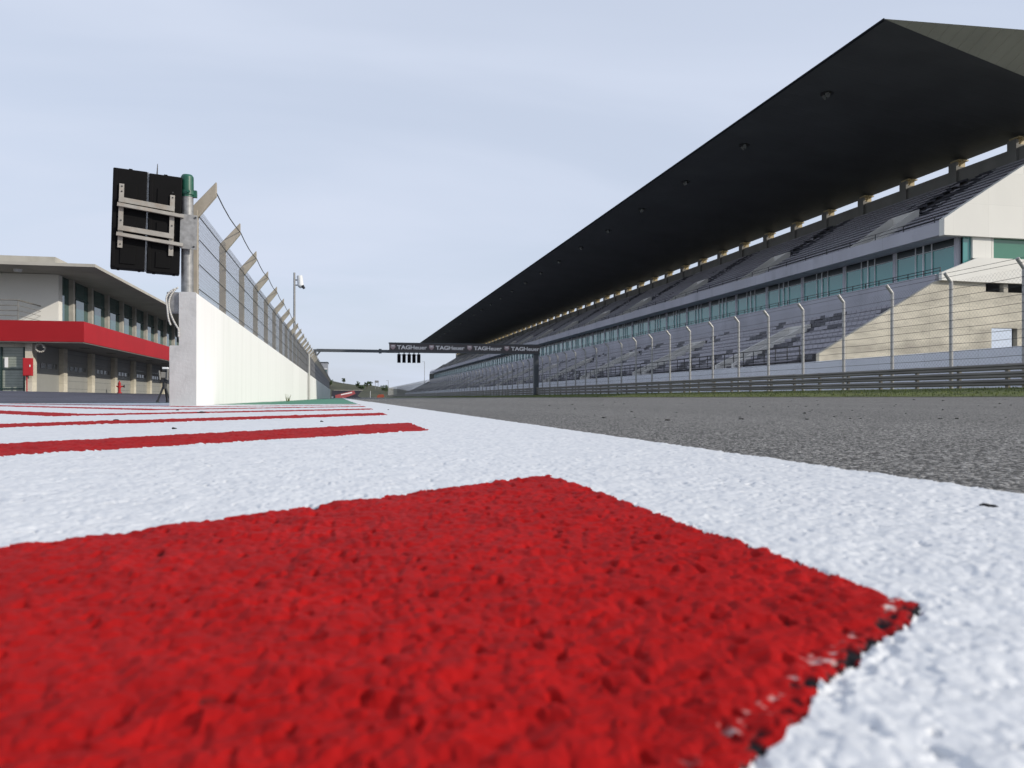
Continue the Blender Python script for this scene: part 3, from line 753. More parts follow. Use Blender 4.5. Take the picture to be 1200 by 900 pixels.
def text_mesh(s, off=0.0):
    cu = bpy.data.curves.new('lettering', 'FONT'); cu.body = s; cu.size = 1; cu.extrude = .02; cu.offset = off; cu.align_x = 'LEFT'
    o = bpy.data.objects.new('tmp', cu); COL.objects.link(o); bpy.context.view_layer.update()
    me = bpy.data.meshes.new_from_object(o.evaluated_get(bpy.context.evaluated_depsgraph_get()))
    bpy.data.objects.remove(o); return me
def place_text(s, off, xa, xb, z0, z1, y_, name, parent, material):
    me = text_mesh(s, off); co = np.empty(len(me.vertices) * 3); me.vertices.foreach_get('co', co); co = co.reshape(-1, 3)
    mn = co.min(0); mxx = co.max(0)
    q = np.empty_like(co)
    q[:, 0] = xa + (co[:, 0] - mn[0]) / (mxx[0] - mn[0]) * (xb - xa)
    q[:, 2] = z0 + (co[:, 1] - mn[1]) / (mxx[1] - mn[1]) * (z1 - z0)
    q[:, 1] = y_ - (co[:, 2] - mn[2]) / (mxx[2] - mn[2]) * .02
    me.vertices.foreach_set('co', q.ravel()); me.materials.clear(); me.materials.append(material); me.update()
    o = bpy.data.objects.new(name, me); COL.objects.link(o); o.parent = parent; return o
zc0 = bz0 + .24; zc1 = bz1 - .20
for (e0, e1, a0, a1) in ((415, 438, 445, 580), (590, 612, 620, 750), (762, 784, 792, 918), (930, 952, 960, 1088)):
    def q_(v): return gx(350 + v / 3.871)
    ta = q_(a0); tb = q_(a1); tm = ta + (tb - ta) * .44
    place_text('TAG', .03, ta, tm, zc0, zc1, -.362, 'lettering', board, M['letter'])
    place_text('Heuer', .018, tm + .04, tb, zc0, zc1, -.362, 'lettering', board, M['letter'])
    s0, s1 = q_(e0), q_(e1); c = (s0 + s1) / 2; w = (s1 - s0) / 2
    m = MB(); zt = zc1 + .06; zl = zc0 - .04; hh = zt - zl
    poly = [(c - w, zt), (c + w, zt), (c + w, zl + hh * .45), (c + w * .6, zl + hh * .18), (c, zl), (c - w * .6, zl + hh * .18), (c - w, zl + hh * .45)]
    m.prism_y(poly, -.375, -.362); em = m.build('emblem', M['emblem'], board)
    m = MB(); m.box(c - w * .75, c + w * .75, -.382, -.3755, zl + hh * .50, zl + hh * .56); m.box(c - w * .6, c + w * .6, -.382, -.3755, zl + hh * .68, zl + hh * .86); m.build('emblem_detail', M['letter'], em)

names = ['leftmost of the five black start lights hanging under the board', 'second from left of the five hanging black start lights', 'middle one of the five black start lights under the gantry board', 'fourth from left of the five hanging black start lights', 'rightmost of the five black start lights hanging under the board']
first = None
for k, px in enumerate((467.5, 473.4, 479.4, 485.0, 490.6)):
    X_ = on_y(px, GY)
    if first is None:
        first = thing('start_light', (X_, GY - .1, 4.74), names[0], 'start light', 'start lights under the gantry')
        m = MB(); m.box(-.17, .17, -.14, .14, -1.02, -.12); hs = m.build('housing', M['black_plastic'], first, bevel=.02)
        m = MB()
        for q in range(4): m.tube((0, -.16, -.25 - q * .21), (0, -.141, -.25 - q * .21), .085, n=14)
        m.build('lens', M['trim'], hs)
        m = MB(); m.box(-.05, .05, -.05, .05, -.12, .03); m.build('hanger', M['gantry'], first)
    else: dup_tree(first, (X_, GY - .1, 4.74), names[k])
t = thing('light_rail', (on_y(466, GY), GY + .1, 4.62), 'thin bar joining the tops of the hanging start lights', 'bar')
m = MB(); m.box(0, on_y(492, GY) - on_y(466, GY), .06, .1, -.1, -.05); m.build('bar_tube', M['gantry'], t)

# ----------------------------------------------------------------------------------------------
# right: guardrail, debris fence, boundary wall
# ----------------------------------------------------------------------------------------------
RX = 20.7; RY0 = 5.55; RS = 3.0
gr = thing('guardrail', (RX - .22, 5, gzf(RX - .3, 20)), 'triple-beam steel guardrail behind the grass along the far side of the track', 'guardrail')
prof = [(0, 0), (-.045, .035), (-.045, .07), (-.005, .095), (-.005, .105), (-.045, .13), (-.045, .165), (0, .20), (.004, .20), (-.041, .168), (-.041, .132), (0, .107), (0, .093), (-.041, .068), (-.041, .032), (.004, 0)]
for q in range(3):
    m = MB(); z0 = .075 + q * .245
    yk = 0.
    while yk < 365:
        dz = random.uniform(-.006, .006); dx = random.uniform(-.006, .006)
        m.prism_y([(a + dx, b * 1.03 + z0 + dz) for a, b in prof], yk - .15, yk + 4.0); yk += 4.0
    m.build('rail', M['rail'], gr)
m = MB(); m.box(.012, .10, -.06, .06, -.15, .78); gp = m.build('guardrail_post', M['rail'], gr)
for k in range(1, 95): dup(gp, gr, (0, k * 2.0, 0))
m = MB()
for k in range(95, 182): m.box(.012, .10, k * 2. - .06, k * 2. + .06, -.15, .78)
o_ = m.build('guardrail_posts', M['rail'], gr); o_['kind'] = 'stuff'

rf_ = thing('trackside_fence', (RX, RY0, .4), 'tall galvanised debris fence with bent-top posts in front of the grandstand', 'fence')
BZ, TZ = 3.73, 4.02
m = MB(); m.tube((0, 0, 0), (0, 0, BZ), .062, n=10); m.tube((0, 0, BZ - .02), (-.26, 0, TZ), .062, n=10); rp = m.build('post', M['steel_post'], rf_)
m = MB(); diamond(m, RS, .65, BZ, .15, .0026, -.07); rm = m.build('mesh_panel', M['fence_wire'], rf_)
NP = 119
for k in range(1, 99):
    dup(rp, rf_, (0, k * RS, 0)); dup(rm, rf_, (0, k * RS, 0))
m = MB()
for k in range(99, NP): m.tube((0, k * RS, 0), (0, k * RS, BZ), .062, n=6); m.tube((0, k * RS, BZ - .02), (-.26, k * RS, TZ), .062, n=6)
o_ = m.build('far_post', M['steel_post'], rf_); o_['kind'] = 'stuff'
m = MB()
for z_ in np.arange(.75, BZ - .05, .27):
    for k in range(NP - 1):
        sag = random.uniform(0, .03)
        a = (-.075, k * RS, z_); c = (-.075, k * RS + RS / 2, z_ - sag); b = (-.075, (k + 1) * RS, z_)
        m.tube(a, c, .0075, n=4, caps=False); m.tube(c, b, .0075, n=4, caps=False)
for k in range(NP - 1): m.tube((-.28, k * RS, TZ - .02), (-.28, (k + 1) * RS, TZ - .02), .0075, n=4, caps=False); m.tube((-.16, k * RS, BZ + .15), (-.16, (k + 1) * RS, BZ + .15), .0075, n=4, caps=False)
m.build('cable', M['wire'], rf_)

bw = MB(); bw.prism_y([(25.0, .2), (25.0, 2.02), (25.02, 2.05), (25.2, 2.05), (25.22, 2.02), (25.22, .2)], 8, 318)
tag(bw.build('boundary_wall', M['boundary_paint']), 'long pale lavender boundary wall below the grandstand seats', 'wall')

# ----------------------------------------------------------------------------------------------
# grandstand
# ----------------------------------------------------------------------------------------------
BAY = 5.3; SY0 = 39.3; NBAY = 51; SY1 = SY0 + BAY * NBAY
gs = thing('grandstand', (25, SY0, 0), 'huge two-tier grandstand with a dark cantilevered roof and rows of grey seats', 'grandstand')
def gX(x): return x - 25
def gY(y): return y - SY0
LEN = SY1 - SY0
# lower tier
LR, LX0, LZ0, LDX, LDZ = 10, 25.36, 1.52, .834, .378
poly = [(gX(25.3), .2), (gX(25.3), LZ0), (gX(LX0), LZ0)]
for r in range(LR): poly += [(gX(LX0 + r * LDX), LZ0 + (r + 1) * LDZ - .001), (gX(LX0 + (r + 1) * LDX), LZ0 + (r + 1) * LDZ - .001)]
poly += [(gX(33.7), .2)]
m = MB(); m.prism_y(poly, .31, LEN); m.build('lower_tier', M['terrace'], gs)
# upper tier
UR, UX0, UZ0, UDX, UDZ = 14, 35.0, 9.75, .672, .405
poly = [(gX(34.45), 9.66), (gX(34.45), UZ0), (gX(UX0), UZ0)]
for r in range(UR): poly += [(gX(UX0 + r * UDX), UZ0 + (r + 1) * UDZ), (gX(UX0 + (r + 1) * UDX), UZ0 + (r + 1) * UDZ)]
poly += [(gX(44.45), 9.66)]
m = MB(); m.prism_y(poly, .31, LEN); m.build('upper_tier', M['terrace'], gs)
m = MB(); m.box(gX(34.05), gX(34.4), .05, LEN + 1, 9.58, 10.36); m.box(gX(34.42), gX(45), .32, LEN, 9.56, 9.655); m.build('upper_parapet', M['stand_concrete'], gs)
m = MB(); m.box(gX(33.72), gX(33.95), .305, LEN, 5.1, 7.28); m.box(gX(33.96), gX(36.), .31, LEN, 7.0, 7.15); m.build('box_parapet', M['stand_concrete'], gs)
m = MB(); ha, hb_ = gY(44.0), gY(47.6)
m.box(gX(44.5), gX(44.85), .3, ha, 0.2, 16.95); m.box(gX(44.5), gX(44.85), hb_, LEN, 0.2, 16.95); m.box(gX(44.5), gX(44.85), ha + .001, hb_ - .001, 0.2, 2.9); m.box(gX(44.5), gX(44.85), ha + .001, hb_ - .001, 5.6, 16.95); m.build('back_wall', M['concrete_dark'], gs)
# box windows, one per bay
wy0 = 0.6
m = MB(); m.box(gX(35.5), gX(35.56), wy0 + .13, wy0 + BAY - .13, 7.16, 9.55); wf = m.build('window', M['glass_teal'], gs)
m = MB()
for u, w in ((.15, .05), (2.0, .05), (2.72, .09), (3.4, .05), (BAY - .15, .05)): m.box(gX(35.42), gX(35.499), wy0 + u - w / 2, wy0 + u + w / 2, 7.16, 9.555)
m.box(gX(35.43), gX(35.498), wy0 + .2, wy0 + BAY - .2, 9.08, 9.11)
m.build('window_frame', M['frame_white'], wf)
m = MB(); m.box(gX(35.47), gX(35.496), wy0 + .19, wy0 + BAY - .19, 9.115, 9.553); m.build('soffit_reflection_pane', M['soffit_reflection'], wf)  # dark strip painting the soffit's reflection across the top of the window
m = MB(); m.box(gX(35.38), gX(35.62), wy0 - .12, wy0 + .12, 7.16, 9.555); cf = m.build('column', M['stand_concrete'], gs)
for k in range(1, NBAY):
    dup_tree(wf, (0, k * BAY, 0), parent=gs); dup(cf, gs, (0, k * BAY, 0))
m = MB(); m.box(gX(36.5), gX(36.6), .31, LEN, 7.16, 9.55); m.build('box_partition', M['concrete_dark'], gs)
# railings
m = MB()
for z_ in (7.45, 7.62): m.tube((gX(33.83), 0, z_), (gX(33.83), LEN, z_), .022, n=5)
for k in range(int(LEN / 1.33)): m.box(gX(33.81), gX(33.85), k * 1.33, k * 1.33 + .04, 7.28, 7.62)
m.build('box_railing', M['dark_metal'], gs)
m = MB()
for z_ in (2.35, 2.75, 3.05): m.tube((gX(25.75), 1.5, z_), (gX(25.75), LEN, z_), .022, n=5)
for k in range(int((LEN - 1.5) / 1.3)): m.box(gX(25.73), gX(25.77), 1.5 + k * 1.3, 1.5 + k * 1.3 + .045, LZ0, 3.05)
m.build('front_railing', M['dark_metal'], gs)
m = MB()
for z_ in (10.62, 10.82): m.tube((gX(34.3), 0, z_), (gX(34.3), LEN, z_), .018, n=5)
for k in range(int(LEN / 2.65)): m.box(gX(34.28), gX(34.32), k * 2.65 + 1, k * 2.65 + 1.04, 10.36, 10.82)
m.build('parapet_railing', M['dark_metal'], gs)

# vomitories (stair mouths) with sloping side walls, every third bay
VOM = [46.9 + 15.9 * k for k in range(17)]
def vom(mb, Yv, X0, X1, z0, slope, hgt, w=2.4):
    for yy in (Yv, Yv + w):
        mb.prism_y([(gX(X0), z0 - .3), (gX(X0), z0 + hgt * .8), (gX(X1), z0 + slope * (X1 - X0) + hgt), (gX(X1), z0 + slope * (X1 - X0) - .3)], gY(yy), gY(yy) + .18)
    mb.box(gX(X1) + .002, gX(X1) + .18, gY(Yv), gY(Yv) + w + .18, z0 + slope * (X1 - X0) - .6, z0 + slope * (X1 - X0) + hgt)
m = MB(); vom(m, VOM[0], 34.95, 38.5, UZ0 + .1, UDZ / UDX, .95); vu = m.build('stair_wall', M['stair_wall'], gs)
m = MB(); vom(m, VOM[0] + 1.2, 25.4, 31.0, LZ0 + .05, LDZ / LDX, .98); vl = m.build('stair_wall', M['stair_wall'], gs)
for k in range(1, len(VOM)):
    dup(vu, gs, (0, 15.9 * k, 0)); dup(vl, gs, (0, 15.9 * k, 0))

# seats; the dark ones stand in for aisle step risers in shade
SEATP = [(-.20, .35), (-.21, .395), (.10, .385), (.15, .545), (.185, .545), (.14, .345)]
def seat_geo(x, y, z, top=.03):
    n = 6; seatp = [(a, b + (top if 1 < i_ < 5 and b > .5 else 0)) for i_, (a, b) in enumerate(SEATP)]; V_ = [(x + a, y - .23, z + b) for a, b in seatp] + [(x + a, y + .23, z + b) for a, b in seatp]
    return V_
light_pos = []; riser_shade_pos = []
for tier, (NR, X0, Z0, DX, DZ) in enumerate(((LR, LX0, LZ0, LDX, LDZ), (UR, UX0, UZ0, UDX, UDZ))):
    for r in range(NR):
        xs_ = X0 + r * DX + .40; zs_ = Z0 + (r + 1) * DZ - .02
        if tier == 0 and r == NR - 1: xs_ -= .03
        ny__ = int((LEN - 1.2) / .5)
        for k in range(ny__):
            yv = SY0 + .75 + k * .5
            ph = (yv - VOM[0]) % 15.9
            off = 1.2 if tier == 0 else 0.
            p2 = (ph - off) % 15.9
            xlim = 30.9 if tier == 0 else 38.6
            if p2 < 2.7 and xs_ < xlim + .2: continue
            if tier == 1:
                if .9 < p2 < 1.75 and xs_ > xlim: continue
                dark = (p2 > 15.0 or p2 < .9 or 1.75 <= p2 < 2.75) and xs_ > xlim and (k + r) % 5 != 0
                if not dark: dark = RNG.rand() < .004
            else:
                if .9 < p2 < 1.75 and xs_ > xlim: continue
                h = hash2(np.array([math.floor(k / 3)]), np.array([r]), 3)[0]
                band = (p2 > 14.2 or p2 < 3.6) or abs(p2 - 6.5) < 1.
                dark = (h < .42 and band) or h < .07
            (riser_shade_pos if dark else light_pos).append((xs_, yv, zs_, r, tier))
cand = sorted([p for p in light_pos if p[4] == 0 and p[3] >= 4 and p[1] > 41.5], key=lambda p: p[1] * .9 + p[0] * .2 - p[3] * .35)[:95]
cset = set(cand)
def seat_mass(mb, pos):
    for p in pos:
        b = len(mb.v); mb.v += seat_geo(p[0] - 25, p[1] - SY0, p[2], .10 if (len(p) < 5 or p[4] == 0) else .04)
        for i_ in range(6):
            j_ = (i_ + 1) % 6; mb.f.append((b + i_, b + j_, b + 6 + j_, b + 6 + i_))
        mb.f.append((b, b + 1, b + 2, b + 5)); mb.f.append((b + 5, b + 2, b + 3, b + 4)); mb.f.append((b + 11, b + 8, b + 7, b + 6)); mb.f.append((b + 10, b + 9, b + 8, b + 11))
m = MB(); seat_mass(m, [p for p in light_pos if p not in cset]); m.cur = 1; n0 = len(m.f); m.m = [0] * n0
seat_mass(m, riser_shade_pos); m.m += [1] * (len(m.f) - n0)
o_ = m.build('seating', [M['seat'], M['seat_riser_shade']], gs); o_['kind'] = 'stuff'
m = MB(); seat_mass(m, [(25, SY0, 0)]); sf = m.build('seat', M['seat'], gs)
for k, p in enumerate(cand):
    if k == 0: sf.location = (gX(p[0]), gY(p[1]), p[2])
    else: dup(sf, gs, (gX(p[0]), gY(p[1]), p[2]))

# end walls facing the camera
m = MB()
m.prism_y([(gX(26.0), .2), (gX(26.0), 2.55), (gX(33.6), 6.85), (gX(36.9), 6.85), (gX(36.9), .2)], 0, .3)
m.prism_y([(gX(36.902), .2), (gX(36.902), 6.30), (gX(39.1), 6.30), (gX(39.1), 4.2), (gX(37.3), 4.2), (gX(37.3), .2)], 0, .3)
m.prism_y([(gX(39.102), .2), (gX(39.102), 6.30), (gX(47), 6.30), (gX(47), .2)], 0, .3)
m.prism_y([(gX(38.15), 6.302), (gX(38.15), 6.80), (gX(38.45), 6.80), (gX(38.45), 6.302)], 0, .3)
m.prism_y([(gX(37.302), .2), (gX(37.302), 3.0), (gX(39.098), 3.0), (gX(39.098), .2)], .02, .29)
m.build('end_wall', M['concrete_beige'], gs)
m = MB(); m.prism_y([(gX(33.70), 6.86), (gX(33.70), 7.3), (gX(36.2), 8.25), (gX(47), 8.25), (gX(47), 6.82), (gX(36.4), 6.82)], -.25, -.02); m.build('landing_parapet', M['stand_white'], gs)
m = MB(); m.box(gX(36.1), gX(37.4), .1, .35, 8.26, 9.5); m.box(gX(37.46), gX(37.56), .12, .3, 8.26, 9.5); m.build('end_pilaster', M['stand_white'], gs)
m = MB(); m.box(gX(37.57), gX(47), .2, .25, 8.26, 9.5); m.build('window', M['glass_end'], gs)
m = MB(); m.box(gX(35.58), gX(36.09), .24, .3, 7.16, 9.55); m.build('window', M['glass_teal'], gs)
m = MB(); m.prism_y([(gX(34.0), 9.5), (gX(34.0), 10.45), (gX(35.0), 11.1), (gX(44.5), 16.95), (gX(45.6), 16.95), (gX(45.6), 9.5)], -.1, .299); m.build('upper_end_wall', M['stand_white'], gs)
m = MB(); m.box(gX(34.2), gX(37.2), .31, .5, .2, 6.7); m.box(gX(39.2), gX(44.4), .31, .5, .2, 6.2); m.build('end_infill', M['concrete_dark'], gs)
m = MB(); m.box(gX(33.75), gX(35.6), LEN - .2, LEN, 6, 9.5); m.build('far_end_wall', M['concrete_dark'], gs)

# roof: shallow wedge, thin at the front, deeper at the rear, with raked ends
yf = on_x(1037, 28.0)
def ry(x_): return yf + (x_ - 28) * .172
f0, f1 = (28.0, 20.05), (45.4, 17.78)
t0, t1 = (28.0, 20.06), (45.4, 19.75)
Yn = gY(yf); Yfar = gY(307.)
NS = 24
m = MB()
A_ = (gX(f0[0]), Yn, f0[1]); Br = (gX(f1[0]), gY(ry(45.4)), f1[1]); T0 = (gX(t0[0]), Yn - .02, t0[1]); T1 = (gX(t1[0]), gY(yf - 1.7), t1[1])
Af = (gX(f0[0]), Yfar, f0[1]); Bf = (gX(f1[0]), Yfar - 1, f1[1]); Tf0 = (gX(t0[0]), Yfar, t0[1]); Tf1 = (gX(t1[0]), Yfar, t1[1])
m.face([A_, Br, Bf, Af]); m.face([T0, Tf0, Tf1, T1]); m.face([A_, Af, Tf0, T0]); m.face([Br, T1, Tf1, Bf]); m.face([Af, Bf, Tf1, Tf0])
m.cur = 1; m.face([A_, T0, T1, Br])
rbm = m.build('roof', [M['canopy'], M['canopy_end']], gs)
m = MB(); m.box(gX(28.0) - .06, gX(28.0) - .002, Yn + .02, Yfar, 19.98, 20.12); m.build('roof_edge_trim', M['trim'], rbm)
# floodlights let into the soffit
slope_ = (f1[1] - f0[1]) / (f1[0] - f0[0])
def us(x_): return f0[1] + slope_ * (x_ - 28)
m = MB(); cxx = gX(30.6); zz0 = us(30.6)
m.tube((cxx, 0, zz0 - .05), (cxx, 0, zz0 + .02), .42, n=16); fl = m.build('floodlight', M['dark_metal'], gs)
m = MB()
for s_ in (-1, 1): m.tube((cxx - .1 + .02 * s_, s_ * .22, zz0 - .16), (cxx + .05, s_ * .2, zz0 - .051), .20, .12, n=12)
m.build('reflector', M['lamp_lens'], fl)
fl.location = (0, gY(45.4), 0)
for k in range(1, 25): dup_tree(fl, (0, gY(45.4 + 10.65 * k), 0), parent=gs)
# rear piers carrying the roof, with steel brackets that have golden sunlight painted into their colour
zt_ = us(45.4)
m = MB(); m.box(gX(44.3), gX(44.498), -.38, .38, 14.9, 17.5); m.box(gX(44.499), gX(45.35), -.38, .38, 16.952, 17.15); pr = m.build('rear_pier', M['concrete_dark'], gs)
m = MB(); m.box(gX(44.6), gX(45.3), -.14, .14, 17.152, 17.62); m.bar((gX(44.75), -.15, 17.2), (gX(44.75), -.55, 17.62), .09, .09); m.bar((gX(45.2), .15, 17.2), (gX(45.2), .75, 17.7), .08, .08)
m.box(gX(44.5), gX(45.35), -.42, .42, 17.60, 17.70); m.build('roof_bracket', M['sunlit_gold'], pr)
pr.location = (0, gY(39.75), 0)
y0p = on_x(1120, 44.6) - 2 * BAY
pr.location = (0, gY(y0p + BAY), 0)
for k in range(1, NBAY): dup_tree(pr, (0, gY(y0p + BAY + k * BAY), 0), parent=gs)

# embankment after the stand, far lamp posts
m = MB(); m._hull([(25.4, SY1, .2), (60, SY1, .2), (60, SY1, 6.5), (33.5, SY1, 6.5)], [(25.4, 372, .2), (60, 372, .2), (60, 372, .6), (33.5, 372, .6)])
tag(m.build('embankment', M['terrace']), kind='structure')
for px, Y_, pyt, lb_t in ((497.5, 330., 425, 'thin far lamp post just past the end of the grandstand'), (455, 368., 447, 'thin far lamp post where the trackside fence ends')):
    X_ = on_y(px, Y_)
    t = thing('lamp_post', (X_, Y_, .3), lb_t, 'lamp post')
    h = zz(pyt, X_, Y_)
    m = MB(); m.tube((0, 0, 0), (0, 0, h), .12, .08, n=8); m.build('pole', M['steel'], t)
    m = MB(); m.box(-.9, .1, -.15, .15, h, h + .12); m.build('lamp_head', M['steel'], t)

# ----------------------------------------------------------------------------------------------
# end of the straight: banner, barriers, trees on the hill
# ----------------------------------------------------------------------------------------------
YB = 372.
def fx(px): return on_y(px, YB)
def fz(py): return zz(py, 0, YB)
t = thing('banner_board', (fx(404), YB, 0), 'faded red advertising banner with pale strokes, sloping up beside the far bend', 'banner')
def ox(px): return fx(px) - fx(404)
m = MB(); m.prism_y([(ox(393), fz(468)), (ox(393), fz(463)), (ox(415), fz(457.5)), (ox(416.5), fz(461.5)), (ox(400), fz(468))], -.2, .1); ban = m.build('banner_face', M['banner_red'], t)
m = MB(); m.prism_y([(ox(399.5), fz(463.2)), (ox(399.5), fz(462)), (ox(412.5), fz(459.2)), (ox(412.5), fz(460.6))], -.26, -.202); m.build('pale_stroke', M['letter'], ban)
t = thing('tyre_barrier', (fx(404), YB + 2, 0), 'dark navy barrier bank behind the red banner at the far bend', 'barrier')
m = MB(); m.prism_y([(ox(388.5), fz(469)), (ox(388.5), fz(457.6)), (ox(424), fz(457.8)), (ox(419), fz(464)), (ox(426), fz(467.5)), (ox(426), fz(469))], 0, 3); m.build('barrier_body', M['navy'], t)
m = MB(); m.box(ox(391), ox(425), -.2, 3.2, fz(457.5), fz(457)); m.build('coping', M['concrete'], t)
t = thing('white_box', (on_y(389.5, 300), 300, 0), 'small white box on the green run-off at the end of the pit wall', 'box')
m = MB(); m.box(-.35, .35, -.3, .3, -.05, .55); m.build('box_body', M['frame_white'], t, bevel=.03)
m = MB(); m.box(-.38, .38, -.33, .33, .552, .62); m.build('lid', M['concrete'], t)
t = thing('orange_barrier', (on_y(446, 352), 352, .1), 'orange plastic barrier far off beside the track', 'barrier')
m = MB(); m.prism_y([(-1.6, 0), (-1.5, .9), (-.6, 1.4), (1.2, 1.5), (1.5, .8), (1.6, 0)], -.3, .3); m.build('barrier_body', M['orange'], t)
m = MB(); m.box(-1.65, 1.65, -.4, .4, -.1, .02); m.build('foot', M['navy'], t)
t = thing('marker_post', (on_y(434, 340), 340, .1), 'thin white marker post standing alone beside the far track', 'post')
m = MB(); m.tube((0, 0, 0), (0, 0, 2.8), .08, n=6); m.build('post_tube', M['frame_white'], t)

def make_tree(h, w, seed, label):
    rn = random.Random(seed)
    t = thing('tree', (0, 0, 0), label, 'tree', 'trees on the hill')
    m = MB(); m.tube((0, 0, -.5), (0, 0, h * .45), .22, .14, n=7)
    for q in range(5):
        a = q * 1.3; m.tube((0, 0, h * .35), (w * .3 * math.cos(a), w * .3 * math.sin(a), h * .7), .10, .04, n=5)
    m.build('trunk', M['bark'], t)
    m = MB()
    cl_ = [(rn.gauss(0, w * .28), rn.gauss(0, w * .28), h * (.4 + .55 * rn.random()), w * (.16 + .16 * rn.random())) for _ in range(14)]
    for (cx_, cy_, cz_, cr_) in cl_:
        for _ in range(34):
            d = Vector((rn.gauss(0, 1), rn.gauss(0, 1), rn.gauss(0, 1))).normalized() * cr_ * rn.random() ** .4
            p = Vector((cx_, cy_, cz_)) + d; s_ = .22 + .2 * rn.random()
            u = Vector((rn.gauss(0, 1), rn.gauss(0, 1), rn.gauss(0, 1))).normalized(); v = u.orthogonal().normalized()
            m.face([p - u * s_, p + v * s_ * .6, p + u * s_, p - v * s_ * .6])
    m.build('crown', M['leaf'], t); return t
import bisect
def hill_z(Xq, Yq):
    best = min(((Xq - p[0]) ** 2 + (Yq - p[1]) ** 2, p[2]) for row in pts_h for p in row); return best[1]
pts_h = [[hillz(a / nx_, b / ny_) for a in range(nx_ + 1)] for b in range(ny_ + 1)]
tr = [(403, 640, 4.5, 2.2, 'lone small tree on the crest of the hill, nearest the hut'), (419.5, 600, 5.5, 2.4, 'dark upright tree on the hill crest above the red banner'),
      (424, 560, 3.5, 3.5, 'low round tree just right of the dark upright one on the hill'), (430, 600, 5.5, 3.2, 'loose tree halfway down the hill skyline'),
      (433.5, 620, 4.5, 3.0, 'small tree touching the loose one on the hill skyline'), (450, 560, 6.0, 3.6, 'bushy tree low on the slope beside the trackside fence end'),
      (452.5, 540, 4., 3.2, 'squat tree rightmost on the slope by the fence end'), (387, 560, 5, 3.2, 'pale shrubby tree at the corner of the grey hut')]
for k, (px, Y_, h, w, lb_t) in enumerate(tr):
    t = make_tree(h, w, 100 + k, lb_t); X_ = on_y(px, Y_); t.location = (X_, Y_, hill_z(X_, Y_) - .3)
Y_ = 600.; X_ = on_y(441.5, Y_)
t = thing('water_tower', (X_, Y_, hill_z(X_, Y_) - .3), 'small grey box tank raised on legs on the hill skyline', 'tank')
m = MB()
for a in (-1, 1):
    for b in (-1, 1): m.tube((a * 1.0, b * .8, 0), (a * 1.0, b * .8, 5.0), .12, n=6)
m.build('tank_leg', M['steel'], t)
m = MB(); m.box(-1.4, 1.4, -1.1, 1.1, 5, 6.6); m.build('tank_body', M['steel'], t)

# ----------------------------------------------------------------------------------------------
# small things on the ground
# ----------------------------------------------------------------------------------------------
def crumb_mesh(seed):
    rn = random.Random(seed); import bmesh
    bm = bmesh.new(); bmesh.ops.create_icosphere(bm, subdivisions=2, radius=1)
    for v in bm.verts:
        k = 1 + .45 * math.sin(v.co.x * 3 + seed) * math.sin(v.co.y * 4 + seed * 2) + rn.uniform(-.15, .15)
        v.co = Vector((v.co.x * 1.3, v.co.y * .8, v.co.z * .55)) * k
    me = bpy.data.meshes.new('rubber_crumb'); bm.to_mesh(me); bm.free(); me.materials.append(M['rubber']); return me
cms = [crumb_mesh(s) for s in (3, 8, 15, 22)]
def crumb(x_, y_, s, label, group=None, name='rubber_crumb'):
    o = bpy.data.objects.new(name, random.choice(cms)); COL.objects.link(o)
    o.location = (x_, y_, gzf(x_, y_) + s * .25); o.scale = (s * random.uniform(.8, 1.5), s, s * random.uniform(.7, 1.1)); o.rotation_euler = (0, 0, random.uniform(0, 6.28))
    return tag(o, label, 'rubber crumb', group)
spots = []
for q in range(62):
    d = 3.2 + 9.5 * random.random() ** 1.3; px = random.uniform(640, 1195)
    a = ang(px); X_, Y_ = d * math.sin(a) / math.cos(a - YAW) , d * math.cos(a) / math.cos(a - YAW)
    if X_ > 1.0: crumb(X_, Y_, random.uniform(.0022, .0058) * (1 + .07 * d), 'small black rubber crumb lying loose on the grey asphalt', 'rubber crumbs on the asphalt')
for px, py, s, lb_t in ((1157, 594, .0042, 'flat dark rubber shred alone on the white border in the foreground'), (204, 503, .008, 'dark crumb between the two nearest red stripes left of the wall'),
                     (208, 481, .012, 'dark crumb on white paint in front of the grey wall end'), (136, 493, .009, 'dark crumb at the edge of the third red stripe'),
                     (236, 484, .012, 'dark crumb on white paint in front of the wall corner'), (455, 480.5, .008, 'dark crumb beside the tip of a thin red stripe'), (377, 494.5, .007, 'tiny dark crumb above the second red stripe')):
    X_, Y_ = ground_pt(px, py); crumb(X_, Y_, s, lb_t)

X_ = -1.55; Y_ = on_x(337, X_)
t = thing('weed', (X_, Y_, .0), 'dry weed sprouting from the green paint at the foot of the white wall', 'weed')
m = MB()
for q in range(14):
    a = random.uniform(0, 6.28); ln = random.uniform(.08, .24); l2 = random.uniform(.02, .10)
    p0 = Vector((random.uniform(-.05, .05), random.uniform(-.05, .05), -.01)); p1 = p0 + Vector((math.cos(a) * l2, math.sin(a) * l2, ln)); s_ = Vector((math.sin(a), -math.cos(a), 0)) * .012
    m.face([p0 - s_, p0 + s_, p1 + s_ * .2, p1 - s_ * .2])
m.build('leaves', M['blade'], t)

# ----------------------------------------------------------------------------------------------
# light, sky, camera
# ----------------------------------------------------------------------------------------------
EL = R(25.0); AZ = math.atan2(.85, -.53)       # azimuth from +Y towards +X
S = Vector((math.sin(AZ) * math.cos(EL), math.cos(AZ) * math.cos(EL), math.sin(EL)))
sun = bpy.data.lights.new('sun', 'SUN'); sun.energy = 3.0; sun.angle = R(.6); sun.color = (1.0, .92, .80)
so = bpy.data.objects.new('sun', sun); COL.objects.link(so); so.rotation_euler = S.to_track_quat('Z', 'Y').to_euler()

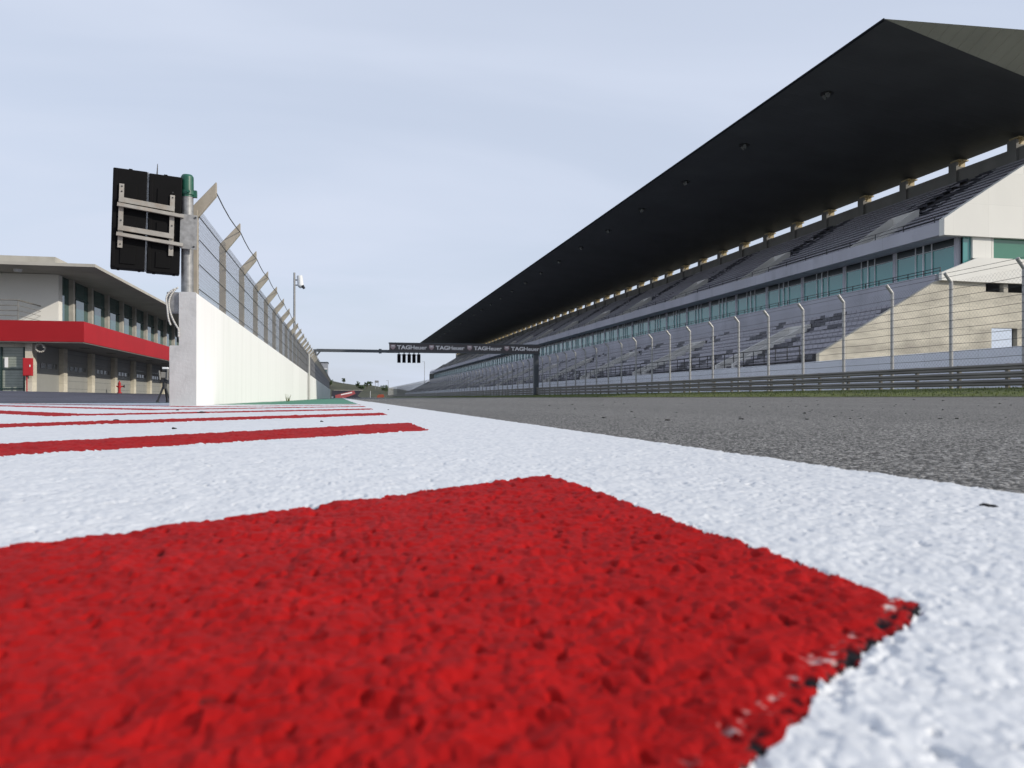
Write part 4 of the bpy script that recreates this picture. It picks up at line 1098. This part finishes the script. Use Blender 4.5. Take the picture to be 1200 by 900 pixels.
w = bpy.data.worlds.new('World'); scene.world = w; w.use_nodes = True
nt = w.node_tree; N = nt.nodes; L = nt.links
bg = N['Background']
sky = N.new('ShaderNodeTexSky'); sky.sky_type = 'NISHITA'; sky.sun_disc = False; sky.sun_elevation = EL; sky.sun_rotation = AZ
sky.air_density = 1.0; sky.dust_density = 2.0; sky.ozone_density = 1.2; sky.altitude = 0
tc = N.new('ShaderNodeTexCoord')
sep = N.new('ShaderNodeSeparateXYZ'); L.new(tc.outputs['Generated'], sep.inputs[0])
zc = N.new('ShaderNodeMath'); zc.operation = 'MAXIMUM'; L.new(sep.outputs['Z'], zc.inputs[0]); zc.inputs[1].default_value = 0.0
za_ = N.new('ShaderNodeMath'); za_.operation = 'ADD'; L.new(zc.outputs[0], za_.inputs[0]); za_.inputs[1].default_value = .18
dv = N.new('ShaderNodeVectorMath'); dv.operation = 'DIVIDE'; L.new(tc.outputs['Generated'], dv.inputs[0]); L.new(za_.outputs[0], dv.inputs[1])
mp = N.new('ShaderNodeMapping'); mp.inputs['Scale'].default_value = (.55, 1.2, .0); mp.inputs['Rotation'].default_value = (0, 0, R(28)); mp.inputs['Location'].default_value = (3.1, .4, 0)
L.new(dv.outputs[0], mp.inputs['Vector'])
cn = N.new('ShaderNodeTexNoise'); cn.inputs['Scale'].default_value = 1.0; cn.inputs['Detail'].default_value = 4; cn.inputs['Roughness'].default_value = .52; cn.inputs['Distortion'].default_value = .5
L.new(mp.outputs['Vector'], cn.inputs['Vector'])
cr = N.new('ShaderNodeMapRange'); cr.interpolation_type = 'SMOOTHSTEP'; cr.inputs['From Min'].default_value = .36; cr.inputs['From Max'].default_value = .78; cr.inputs['To Min'].default_value = .78; cr.inputs['To Max'].default_value = 1.0
L.new(cn.outputs['Fac'], cr.inputs['Value'])
mx = N.new('ShaderNodeMix'); mx.data_type = 'RGBA'; L.new(cr.outputs['Result'], mx.inputs['Factor'])
L.new(sky.outputs['Color'], mx.inputs[6])
mx.inputs[7].default_value = (4.75, 5.22, 6.25, 1)
L.new(mx.outputs[2], bg.inputs['Color']); bg.inputs['Strength'].default_value = .12

cam = bpy.data.cameras.new('camera'); co = bpy.data.objects.new('camera', cam); COL.objects.link(co)
co.location = (0, 0, CAMH); co.rotation_euler = (R(90), 0, -YAW)
cam.sensor_width = 36; cam.lens = F / 1200 * 36; cam.shift_y = 16 / 1200
cam.clip_start = .01; cam.clip_end = 6000
cam.dof.use_dof = True; cam.dof.focus_distance = 4.0; cam.dof.aperture_fstop = 13.0
scene.camera = co
scene.view_settings.view_transform = 'Standard'; scene.view_settings.look = 'None'; scene.view_settings.exposure = .25; scene.view_settings.gamma = 1
scene.view_settings.use_curve_mapping = False
scene.cycles.max_bounces = 6; scene.cycles.diffuse_bounces = 4
